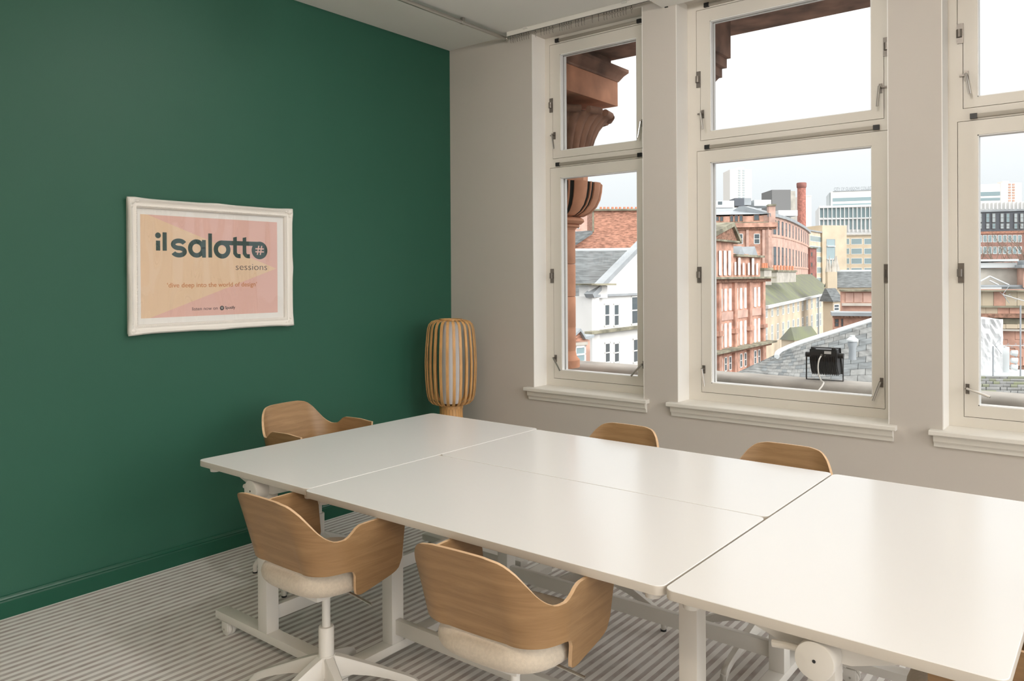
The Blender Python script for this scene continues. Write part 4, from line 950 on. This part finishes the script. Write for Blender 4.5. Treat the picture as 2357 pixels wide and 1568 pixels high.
# --- white college building with rooftop lettering
f6 = Fac(1885, 330, 2120, 318)
B = bld('college_building', 'white college building with tall fins and lettering along its roof edge', f6)
wall(f6, B, 'white_render', 1886, 2090, 474, 25, pm=1950)
f6.pxbox(MB(), 1914, 2090, 436, 474, -22, -3).build('upper_block', 'white_render', B); f6.pxbox(MB(), 1911, 1914.5, 441, 474, -22, -5).build('stair_fin', 'pale_pane', B)
for y0, y1 in ((452,460),(466,471.5)): f6.pxbox(MB(), 1918, 2085, y0, y1, -3.0, -2.9).build('window_band', 'blue_pane', B)
for k in range(16):
    x = 1890 + 9.6*k
    if x > 2040: break
    f6.pxbox(MB(), x-2.6, x+4.4, 479, 501, 0.001, 0.08).build('window', 'blue_pane', B); f6.pxbox(MB(), x-1.6, x+3.2, 505, 528 if x > 1955 else 518, 0.001, 0.08).build('window', 'blue_pane', B)
    f6.pxbox(MB(), x-5.0, x-3.4, 474, 534, 0.0, 0.9).build('fin', 'white_render', B)
f6.pxbox(MB(), 1886, 2060, 472, 477, 0.0, 1.0).build('top_band', 'white_render', B); f6.pxbox(MB(), 1886, 2060, 501.5, 504, 0.0, 0.9).build('mid_band', 'white_render', B)
cu = bpy.data.curves.new('t', 'FONT'); cu.body = 'CITY OF GLASGOW COLLEGE'; cu.size = 1.0; cu.extrude = 0.06; cu.offset = 0.01
tmp = bpy.data.objects.new('tmp', cu); COL.objects.link(tmp); bpy.context.view_layer.update()
me = bpy.data.meshes.new_from_object(tmp.evaluated_get(bpy.context.evaluated_depsgraph_get())); bpy.data.objects.remove(tmp)
xs_ = [v.co.x for v in me.vertices]; a_, b_ = min(xs_), max(xs_); ua = f6.hit(1921,435)[0]; ub = f6.hit(2012,428)[0]; zb_ = f6.hit(1965,436)[1]; k = (ub-ua)/(b_-a_)
for v in me.vertices: v.co = f6.pt(ua+(v.co.x-a_)*k, -3+v.co.z*k, zb_+v.co.y*1.9) - ORG[B.name]
me.materials.clear(); me.materials.append(MATS['lead']); ob = bpy.data.objects.new('roof_lettering', me); COL.objects.link(ob); ob.parent = B
f6.pxbox(MB(), 1919, 2090, 435.2, 436.4, -3.3, -2.7).build('lettering_rail', 'lead', B)

# --- buff office with glazed stair
f7 = Fac(1938, 255, 2070, 250)
B = bld('buff_office', 'buff stone office with ribbon windows and a glazed stair tower', f7)
wall(f7, B, 'buff_stone', 1936, 2070, 541, 18, pm=1980); course(f7, B, 'parapet', 'concrete', 1936, 2070, 539, 542, 0.4, -0.4, pm=1980)
for y0, y1 in ((549,563),(571.5,585.5),(594,608),(616.5,630)):
    for x0, x1 in ((1938.5,1955.5),(1958.5,1984.5),(1988.5,2006.5),(2010,2030)): win(f7, B, x0, x1, y0, y1, 'sash_white', 'blue_pane', 0)
f7b = Fac(1893, 248, 1937, 250); wall(f7b, B, 'buff_stone', 1893, 1949, 519, 12, name='stair_tower', pm=1920)
win(f7b, B, 1902, 1922, 550.5, 640, 'lead', 'blue_pane', 0); f7b.pxbox(MB(), 1903, 1921, 566, 568, 0.02, 0.5).build('stair_flight', 'white_render', B); f7b.pxbox(MB(), 1903, 1921, 596, 598, 0.02, 0.5).build('stair_flight', 'white_render', B)
f7c = Fac(1860, 236, 1897, 252); wall(f7c, B, 'cream_stone', 1858, 1897, 534, 12, name='wing', pm=1880); course(f7c, B, 'parapet', 'lead', 1858, 1898, 532, 535, 0.5, -0.3, pm=1880)
for k, y in enumerate((542, 566, 590, 614, 638)): win(f7c, B, 1864 if k < 2 else 1880, 1894, y+(1 if k else 2), y+15, 'sash_white', 'blue_pane', 0)
f7d = Fac(1862, 205, 1880, 209); B = bld('dark_brick_annexe', 'narrow dark red brick stack against the pale office wing', f7d); wall(f7d, B, 'brick_dark', 1864, 1879.5, 572, 6); course(f7d, B, 'coping', 'mossy_stone', 1863, 1880.5, 569.5, 572, 0.3, -6)
for y in (580, 604, 628): win(f7d, B, 1866, 1870, y, y+11, 'sandstone_dark', 'far_pane', 0)

# --- gothic spirelets and slate-roofed hall
f8 = Fac(1895, 140, 2070, 138)
B = bld('gothic_hall', 'slate-roofed stone hall with weathered gothic spirelets', f8)
wall(f8, B, 'buff_stone', 1903, 2070, 662, 2, pm=1950); za, zb_ = f8.hit(1960,662)[1], f8.hit(1960,624)[1]; ua, ub = f8.hit(1924,600)[0], f8.hit(2070,600)[0]
b = MB(); b.hexa([f8.pt(ua,0.4,za), f8.pt(ub,0.4,za), f8.pt(ub,-9,za), f8.pt(ua,-9,za), f8.pt(ua,-4,zb_), f8.pt(ub,-4,zb_), f8.pt(ub,-4.5,zb_), f8.pt(ua,-4.5,zb_)]); b.build('roof', 'slate', B)
f8.box(MB(), ua, ub, -4.6, -3.9, zb_-0.1, zb_+0.25).build('ridge', 'lead_white', B)
f8.pxbox(MB(), 1903, 1925, 626, 665, -1, 0.6).build('turret', 'buff_stone', B); win(f8, B, 1909, 1916, 636, 660, 'buff_stone', 'concrete', 0)
for x, y in ((1906,598),(1911,588),(1918,594),(1922,600)):
    u_, z_ = f8.hit(x, y); zb2 = f8.hit(x, 627)[1]; q = f8.pt(u_, -0.6, zb2); MB().cyl(q, Vector((q.x,q.y,z_)), 0.38, 0.04, seg=8).build('spirelet', 'concrete', B)
for x, y in ((1932,588),(1935,588)):
    u_, z_ = f8.hit(x, y); zb2 = f8.hit(x, 624)[1]; q = f8.pt(u_, -3, zb2); MB().cyl(q, Vector((q.x,q.y,z_)), 0.65, 0.05, seg=8).build('spirelet', 'concrete', B)

# --- small houses between terrace and hall
f9 = Fac(1913, 110, 1938, 112); B = bld('slate_house', 'small grey slate-roofed house end beyond the cream terrace', f9); wall(f9, B, 'buff_stone', 1917, 1936, 694, 1.5)
za, zb_ = f9.hit(1925,694)[1], f9.hit(1925,664)[1]; b = MB(); ua, ub = f9.hit(1911,600)[0], f9.hit(1939,600)[0]
b.hexa([f9.pt(ua+0.2,0.3,za), f9.pt(ub,0.3,za), f9.pt(ub,-1.8,za), f9.pt(ua+0.2,-1.8,za), f9.pt(ua+0.3,-0.8,zb_), f9.pt(ub-0.5,-0.8,zb_), f9.pt(ub-0.5,-1.0,zb_), f9.pt(ua+0.3,-1.0,zb_)]); b.build('roof', 'slate', B); win(f9, B, 1919, 1931, 700, 716)
f10 = Fac(1936, 92, 2070, 90); B = bld('sandstone_parapet_block', 'weathered pale sandstone wall with a mossy parapet', f10); wall(f10, B, 'brick_pale', 1937, 2070, 670, 2, pm=1975); course(f10, B, 'coping', 'mossy_stone', 1934, 2070, 666.5, 671, 0.6, -2, pm=1975); course(f10, B, 'ledge', 'concrete', 1937, 2070, 698, 704, 0.5, pm=1975)
for x in (1955, 1975, 1996): course(f10, B, 'joint_block', 'pink_stone', x-9, x+9, 674, 696, 0.06, pm=x)
f11 = Fac(1915, 74, 2070, 72); B = bld('orange_stone_lodge', 'orange sandstone building with a flat pale blue metal roof', f11); wall(f11, B, 'red_stone', 1918, 2070, 727, 2, pm=1965)
f11.pxbox(MB(), 1913, 2070, 719, 727, -2, 0.9).build('roof', 'lead', B); course(f11, B, 'cornice', 'sandstone_dark', 1916, 2070, 727, 731, 0.6, pm=1965)
for x0, x1 in ((1921,1931),(1936,1941)): win(f11, B, x0, x1, 734, 752, 'sandstone_dark')

# --- near slate roof with pale lead ridge, slates laid one by one
ev = [(1600,912,33),(1672,872,33.5),(1760,884,34),(1830,898,34.5),(1910,905,35),(2060,915,36)]
rg = [(1788,824,36.5),(1790,815,37.2),(1805,806,37.8),(1845,790,38.6),(1920,766,39.8),(2060,722,42)]
E_ = [P(*q) for q in ev]; G_ = [P(*q) for q in rg]
def poly_at(pts, t):
    n = len(pts)-1; i = min(int(t*n), n-1); k = t*n-i
    p0, p1, p2, p3 = pts[max(i-1,0)], pts[i], pts[i+1], pts[min(i+2,n)]
    return 0.5*((2*p1)+(-p0+p2)*k+(2*p0-5*p1+4*p2-p3)*k*k+(-p0+3*p1-3*p2+p3)*k**3)
def roofpt(t, v): return poly_at(E_, t).lerp(poly_at(G_, t), v)
B = thing('slate_roof', 'low grey slate roof with a curved end and pale lead ridge just outside', 'roof', (G_[3].x, G_[3].y, GROUND), world=True)
b = MB(); NT = 40
top = [[roofpt(i/NT, j/6) for i in range(NT+1)] for j in range(7)]
dn = Vector((0,0,-0.12))
b.loft([[p+dn for p in r] for r in top], False, closed=False); b.build('roof_deck', 'slate', B, smooth=True)
up = Vector((0,0,0.02)); nc, ns = 12, 25; cnt = 0
for j in range(nc):
    for i in range(ns):
        t0, t1 = (i+0.5*(j % 2))/ns, (i+1+0.5*(j % 2))/ns - 0.0012
        if t0 >= 1: continue
        t1 = min(t1, 1.0); v0, v1 = j/nc, (j+1)/nc; l = Vector((0,0,RND.uniform(0.0,0.012)))
        q = [roofpt(t0,v0), roofpt(t1,v0), roofpt(t1,v1), roofpt(t0,v1)]; h_ = Vector((0,0,0.03)) + l
        MB().hexa([q[0]-up*3, q[1]-up*3, q[2]-up*3, q[3]-up*3, q[0]+h_, q[1]+h_, q[2], q[3]]).build('slate', 'slate_light' if RND.random() < 0.7 else 'slate', B)
b = MB(); rr = [poly_at(G_, i/30) for i in range(31)]
b.tube([p+Vector((0,0,0.05)) for p in rr], 0.12, 8); b.build('ridge', 'lead_white', B, smooth=True)
b = MB(); b.loft([[poly_at(G_, i/30)+Vector((0,0,-0.1)) for i in range(31)], [poly_at(G_, i/30)+Vector((-4.5,6.5,-3.0)) for i in range(31)]], False, closed=False); b.build('rear_slope', 'moss_slate', B)
c = P(1962, 790, 35.6); v_ = thing('roof_vent', 'pale mushroom-capped roof vent on the slate roof', 'vent', (c.x, c.y, P(1962,812,35.4).z), world=True)
zb_ = P(1962,814,35.4).z; zt_ = P(1962,772,35.6).z; h_ = zt_-zb_
MB().lathe([(0.17,zb_-0.3),(0.15,zb_+0.25*h_),(0.20,zb_+0.45*h_),(0.20,zb_+0.68*h_)], (c.x,c.y), 16).build('stem', 'lead', v_, smooth=True); MB().lathe([(0.26,zb_+0.66*h_),(0.26,zb_+0.76*h_),(0.12,zb_+0.90*h_),(0.11,zt_)], (c.x,c.y), 16).build('cap', 'lead_white', v_, smooth=True)
fm = Fac(1735, 60, 1790, 62); B = bld('mossy_lean_to', 'small mossy roof below the cream terrace', fm); q0 = fm.hit(1818,774); za, zb_ = fm.hit(1850,782)[1], fm.hit(1850,754)[1]; ua, ub = fm.hit(1828,600)[0], fm.hit(1887,600)[0]
b = MB(); b.hexa([fm.pt(ua,0,za), fm.pt(ub,0,za), fm.pt(ub,-1.4,za), fm.pt(ua,-1.4,za), fm.pt(ua+0.6,-0.7,zb_), fm.pt(ub-0.2,-0.7,zb_), fm.pt(ub-0.2,-0.8,zb_), fm.pt(ua+0.6,-0.8,zb_)]); b.build('roof', 'moss_slate', B)
fm.box(MB(), ua+0.15, ub-0.15, -1.3, -0.1, GROUND, za).build('wall', 'cream_stone', B)

# ---- seen through the narrow window
f20 = Fac(1362, 59, 1480, 66)
B = bld('white_gabled_house', 'white rendered house with a broad gable, sash windows and grey slate roof', f20)
wall(f20, B, 'white_render', 1362, 1590, 678, 1.5, pm=1460)
zE = f20.hit(1460,678)[1]; ua = f20.hit(1362,600)[0]; uP = f20.hit(1500,600)[0]; zP = f20.hit(1500,541)[1]; uB = f20.hit(1600,600)[0]
b = MB(); b.loft([[f20.pt(ua,n_,zE), f20.pt(uB,n_,zE), f20.pt(uP,n_,zP)] for n_ in (-0.5, 0)]); b.build('gable', 'white_render', B)
sl = Vector((uP-ua, zP-zE)).normalized()
b = MB()
for sg in (1,):
    b.loft([[f20.pt(ua-0.2,n_,zE-0.1), f20.pt(uP,n_,zP), f20.pt(uP,n_,zP+0.42), f20.pt(ua-0.5,n_,zE+0.2)] for n_ in (-0.4, 0.35)])
b.build('verge', 'lead', B)
course(f20, B, 'string_course', 'lead', 1360, 1560, 675.5, 680.5, 0.3, -0.1, pm=1440)
course(f20, B, 'lower_string', 'mossy_stone', 1348, 1560, 756, 762, 0.55, -0.1, pm=1410)
for x0, x1 in ((1390,1403),(1411.5,1424.5),(1452,1478)): win(f20, B, x0, x1, 699 if x0 < 1440 else 681, 752 if x0 < 1440 else 747)
for x0, x1 in ((1391,1404),(1412,1425),(1456,1468)): win(f20, B, x0, x1, 788 if x0 < 1440 else 779, 836)
f20b = Fac(1334, 62.5, 1362, 59.2); wall(f20b, B, 'white_render', 1336, 1361.5, 684, 0.6, name='side_wall', pm=1350)
f20c = Fac(1336, 60.5, 1362, 59); f20c.pxbox(MB(), 1338, 1360, 658, 686, -1.5, 0.2).build('parapet_pier', 'white_render', B); f20c.pxbox(MB(), 1335, 1375, 653, 657, -1.7, 0.5).build('pier_coping', 'mossy_stone', B)
zr0 = f20.hit(1330, 690)[1]; zr1 = P(1400, 577, 72).z
b = MB(); a0, a1, a2, a3 = P(1290, 692, 64), P(1362, 678, 62.5), P(1478, 577, 74), P(1290, 577, 74)
b.loft([[a0, a1, a2, a3], [p+Vector((0,0,-0.3)) for p in (a0,a1,a2,a3)]]); b.build('roof', 'slate', B); MB().tube([P(1290,577,74), P(1478,574,74)], 0.16, 6).build('ridge', 'lead_white', B)
f21 = Fac(1365, 84, 1480, 84)
B = bld('brick_gable', 'tall red brick gable wall with a row of chimney pots along the top', f21); b = MB()
pts_ = [f21.hit(*q) for q in ((1250,640),(1330,556),(1364,530),(1364,483),(1510,479))]
poly = [(pts_[0][0], GROUND)] + [(u_, z_) for u_, z_ in pts_] + [(pts_[4][0], GROUND)]
b.loft([[f21.pt(u_, n_, z_) for u_, z_ in poly] for n_ in (-6, 0)]); b.build('wall', 'brick', B)
course(f21, B, 'coping', 'mossy_stone', 1362, 1511, 481.5, 485.5, 0.35, -1.6, pm=1420); course(f21, B, 'stone_quoin', 'mossy_stone', 1363, 1367, 485, 534, 0.12)
k = 0; x = 1385
while x < 1500:
    u_, z_ = f21.hit(x, 482); q = f21.pt(u_, -0.8, z_); MB().cyl(q, q+Vector((0,0,0.33)), 0.155, 0.13, seg=8).build('chimney_pot', 'terracotta', B); x += 8.6 + (k % 3 == 2)*1.6; k += 1
b = MB(); b.loft([[P(1300,575,83.2), P(1364,532,83.2), P(1364,530,88), P(1300,535,88)], [p+Vector((0,0,-0.3)) for p in (P(1300,575,83.2), P(1364,532,83.2), P(1364,530,88), P(1300,535,88))]]); b.build('side_roof', 'slate', B)
f22 = Fac(1300, 120, 1368, 120); B = bld('pink_tenement', 'pale pink stone tenement glimpsed behind the brick gable', f22); wall(f22, B, 'pink_stone', 1290, 1364, 489, 8); course(f22, B, 'cornice', 'lead_white', 1290, 1365, 533, 537, 0.4); course(f22, B, 'parapet', 'mossy_stone', 1290, 1365, 487, 490, 0.4, -8)
win(f22, B, 1358.5, 1362.5, 511, 529); win(f22, B, 1328, 1334, 505, 527)
f23 = Fac(1318, 46, 1358, 47); B = bld('brick_dormer_house', 'small red brick house with a lead-capped gable and blue-grey window', f23); wall(f23, B, 'brick_pale', 1300, 1357, 785, 3)
b = MB(); A3 = [f23.hit(*q) for q in ((1300,790),(1330,762),(1357,782))]
b.loft([[f23.pt(u_,n_,z_) for u_, z_ in ((A3[0][0],A3[0][1]-0.4),(A3[1][0],A3[1][1]),(A3[2][0],A3[2][1]-0.1))] for n_ in (-3,0)]); b.build('gable', 'brick', B)
b = MB()
for (p, q) in ((A3[0],A3[1]),(A3[1],f23.hit(1342,781)),(f23.hit(1342,781),f23.hit(1361,776))): b.loft([[f23.pt(p[0],n_,p[1]), f23.pt(q[0],n_,q[1]), f23.pt(q[0],n_,q[1]+0.16), f23.pt(p[0],n_,p[1]+0.16)] for n_ in (-3,0.25)])
b.build('lead_capping', 'lead', B); win(f23, B, 1322, 1347, 796, 836, 'sash_white', 'blue_pane', 1); course(f23, B, 'window_head', 'concrete', 1319, 1350, 788, 795, 0.12)

# ---- seen through the third window
f30 = Fac(2240, 420, 2420, 410)
B = bld('white_college_block', 'distant white block with ribbon windows beside a pale tower', f30); wall(f30, B, 'white_render', 2225, 2303, 424, 20, pm=2275); 
for y0, y1 in ((442,451),(456,462)): f30.pxbox(MB(), 2240, 2302, y0, y1, 0.001, 0.1).build('window_band', 'blue_pane', B)
f31 = Fac(2303, 520, 2353, 518); B = bld('tower_block', 'pale pink tower with two columns of balcony windows above the grey flats', f31); wall(f31, B, 'hazed_tower', 2304, 2352, 421, 18); course(f31, B, 'lift_motor_room', 'hazed_tower', 2311, 2326, 416, 421, -2, -10)
b = MB()
for k in range(7):
    for x in (2321, 2330): f31.pxbox(b, x, x+5.5, 423+k*6.2, 427+k*6.2, 0.001, 0.2)
tag(b.build('small_windows', 'brick_pale', B), None, None, kind='stuff')
f32 = Fac(2240, 235, 2480, 225); B = bld('grey_flats', 'dark grey clad flats above red brick floors with a white serrated roof band', f32)
wall(f32, B, 'flats_brick', 2215, 2480, 531, 16, pm=2300); f32.pxbox(MB(), 2215, 2480, 484, 531, -14, 0.3).build('clad_storeys', 'charcoal_clad', B); f32.pxbox(MB(), 2215, 2480, 464, 482, -12, -1.0).build('roof_band', 'white_render', B); f32.pxbox(MB(), 2215, 2480, 482, 486, -14, 0.7).build('roof_edge', 'lead', B)
for k in range(13): f32.pxbox(MB(), 2248+k*9.4, 2250.5+k*9.4, 464, 481, -1.0, -0.3).build('roof_fin', 'white_render', B)
f32u = Fac(2240, 234.6, 2480, 224.6)
for k, x in enumerate((2252, 2269.5, 2283.5, 2302.5, 2316, 2334, 2348)):
    for y0, y1 in ((491,512),(514,527)): win(f32u, B, x, x+8.5, y0, y1, 'grey_clad', 'pale_pane' if (k+int(y0)) % 3 else 'blue_pane', 1)
for k in range(9):
    x = 2251 + k*11.4
    for y0, y1 in ((541,558),(567.5,585)): win(f32, B, x, x+9.6, y0, y1, 'sash_white', 'blue_pane', 0)
course(f32, B, 'brick_string', 'brick', 2215, 2480, 531, 538, 0.25, pm=2300)
# bare tree
tb_ = P(2348, 640, 95); T = thing('bare_tree', 'leafless winter tree in front of the grey flats', 'tree', (tb_.x, tb_.y, GROUND), world=True)
br = MB(); rt = random.Random(5)
def grow(p, d, ln, r, lev):
    q = p + d*ln; br.tube([p, p.lerp(q,0.5)+Vector((rt.uniform(-1,1),rt.uniform(-1,1),0))*ln*0.04, q], [r, r*0.85, r*0.65], 5 if lev < 3 else 3)
    if lev >= 6: return
    for k in range(3 if lev < 5 else 2):
        e_ = (d + Vector((rt.uniform(-1,1), rt.uniform(-1,1), rt.uniform(-0.3,0.7)))*0.75).normalized(); grow(p.lerp(q, rt.uniform(0.6,1.0)), e_, ln*rt.uniform(0.62,0.82), r*0.55, lev+1)
grow(Vector((tb_.x, tb_.y, GROUND+9)), Vector((0,0,1)), 6.5, 0.42, 0)
br.build('branches', 'bark', T); MB().cyl((tb_.x,tb_.y,GROUND), (tb_.x,tb_.y,GROUND+9.2), 0.55, 0.42, seg=10).build('trunk', 'bark', T, smooth=True)
# near rooftops
f33 = Fac(2240, 62, 2480, 60); B = bld('grey_rooftop', 'grey flat roof with white gutters, glazed ridge and a stone chimney', f33)
f33.pxbox(MB(), 2200, 2480, 618, 656, -8, -0.5).build('roof_wall', 'concrete', B); f33.pxbox(MB(), 2200, 2345, 597, 602, -8, 0.0).build('upper_gutter', 'lead_white', B); f33.pxbox(MB(), 2200, 2343, 605, 617, -8, -0.2).build('fascia', 'lead_white', B)
f33.pxbox(MB(), 2200, 2480, 656, 660, -8, 0.7).build('lead_edge', 'lead', B); f33.pxbox(MB(), 2200, 2297, 661, 667, -4, 0.9).build('lower_gutter', 'lead_white', B); f33.pxbox(MB(), 2297, 2480, 660, 668, -4, 0.8).build('slate_edge', 'slate', B)
b = MB(); pk = [P(2252,650,58), P(2278,636,58), P(2322,656,58)]
for p, q in ((pk[0],pk[1]),(pk[1],pk[2]),(P(2278,646,58),P(2298,656,58))): b.tube([p,q], 0.055, 6)
b.build('glazing_bars', 'lead_white', B)
c_ = f33.pxbox(MB(), 2346, 2400, 618, 662, -1.5, 0.9).build('chimney_stack', 'brick_pale', B); f33.pxbox(MB(), 2338, 2400, 610, 617, -2, 1.4).build('coping', 'lead', c_); f33.pxbox(MB(), 2352, 2400, 599, 610, -1, 0.9).build('cap', 'lead', c_)
f34 = Fac(2240, 45, 2480, 43); B = bld('sandstone_gable_wall', 'weathered orange sandstone wall with dark string courses', f34); 
wall(f34, B, 'sandstone_dark', 2190, 2480, 668, 4, pm=2300, name='core')
rows = [(668,671,'mossy_stone',0.5),(671,704,'buff_stone',0.02),(704,708,'mossy_stone',0.3),(708,722,'buff_stone',0.06),(722,731,'sandstone_dark',0.35),(733,745,'mossy_stone',0.1),(746,756,'buff_stone',0.15),(757,761,'concrete',0.35)]
for y0, y1, m_, pr_ in rows:
    if y1-y0 > 9 and m_ == 'buff_stone':
        x = 2215 + (y0 % 3)*9
        while x < 2420: f34.pxbox(MB(), x, x+26.5, y0, y1, 0.0, pr_+RND.uniform(0.02,0.06)).build('stone', 'red_stone' if RND.random() < 0.35 else 'buff_stone', B); x += 27
    else: course(f34, B, 'string_course', m_, 2190, 2480, y0, y1, pr_, pm=2300)
for y in range(4):
    x = 2200 + (y % 2)*17
    while x < 2430: f34.pxbox(MB(), x, x+33.4, 762+y*20, 781.6+y*20, 0.0, 0.05+RND.uniform(0,0.04)).build('stone', 'red_stone', B); x += 34
win(f34, B, 2310, 2322, 779, 792, 'concrete', 'far_pane', 0)
f35 = Fac(2240, 39, 2320, 38.6); B = bld('wrapped_plant', 'rooftop plant wrapped in creased white plastic sheeting', f35, 'plant'); zt_ = f35.hit(2280,735)[1]; zb_ = f35.hit(2280,866)[1]
b = MB(); nu, nz = 14, 12; ua, ub = f35.hit(2225,800)[0], f35.hit(2310,800)[0]; rw = random.Random(3)
b.loft([[f35.pt(ua+(ub-ua)*i/nu, rw.uniform(-0.07,0.07)+(0.0 if i < nu else -0.1), zt_+(zb_-zt_)*j/nz) for i in range(nu+1)] for j in range(nz+1)], False, closed=False); f35.box(b, ua, ub, -3, -0.15, zb_, zt_-0.03); b.build('sheeting', 'tarp', B)
f35.pxbox(MB(), 2307, 2327, 800, 864, -1.2, -0.2).build('duct', 'lead_white', B)
for y in (812, 829, 844): q = P(2327, y, 38.4); MB().cyl(q, q+f35.u*0.26+Vector((0,0,-0.04)), 0.12, 0.17, seg=14).build('cowl', 'lead_white', B, smooth=True)
f35.pxbox(MB(), 2225, 2430, 858, 868, -1.5, 1.2).build('roof_kerb', 'lead_white', B)
def aerial(px, py0, py1, d, label, boom):
    a, c = P(px, py0, d), P(px, py1, d); t = thing('tv_aerial', label, 'aerial', tuple(c), world=True)
    MB().cyl(c, a, 0.035, seg=8).build('mast', 'lead', t, smooth=True)
    p, q = P(*boom[0], d), P(*boom[1], d); MB().tube([p, q], 0.016, 6).build('boom', 'lead_white', t); n_ = 9
    for k in range(n_):
        e_ = p.lerp(q, k/(n_-1)); v = Vector((0.5, 0.3, 0.5 if k % 2 else -0.5)).normalized()*0.16; MB().cyl(e_-v, e_+v, 0.008, seg=5).build('element', 'lead', t)
    for s_ in (1, -1): MB().cyl(p, p + (RIGHT*0.32*(1 if boom[1][0] < px else -1)*-1 + Vector((0,0,0.42*s_))), 0.013, seg=5).build('reflector_arm', 'lead', t)
aerial(2349, 703, 868, 37.0, 'tall grey mast with a yagi aerial on the rooftop', ((2308,678),(2400,706)))
aerial(2286, 797, 866, 37.4, 'short mast with a yagi aerial before the plastic-wrapped plant', ((2290,795),(2360,796)))
f36 = Fac(2240, 30, 2480, 29); B = bld('mossy_slate_roof', 'stone-slated lower roof below the wrapped plant', f36, 'roof')
za, zb_ = P(2300,905,24).z, P(2300,866,28.5).z; A_ = [P(2180,905,24), P(2440,911,24), P(2440,868,28.5), P(2180,866,28.5)]
b = MB(); b.loft([A_, [p+Vector((0,0,-0.3)) for p in A_]]); b.build('roof_deck', 'slate', B)
for j in range(6):
    for i in range(16):
        s0_, s1_ = (i+0.5*(j % 2)+RND.uniform(-0.12,0.12))/16, (i+0.95+0.5*(j % 2))/16; v0, v1 = j/6, (j+1)/6
        L_ = lambda s_, v: A_[0].lerp(A_[1], s_).lerp(A_[3].lerp(A_[2], s_), v)
        q = [L_(s0_,v0), L_(s1_,v0), L_(s1_,v1), L_(s0_,v1)]; h_ = Vector((0,0,0.07))
        MB().hexa(q + [q[0]+h_, q[1]+h_, q[2]+h_*0.2, q[3]+h_*0.2]).build('slate', RND.choice(['slate_light','slate_light','moss_slate']), B)
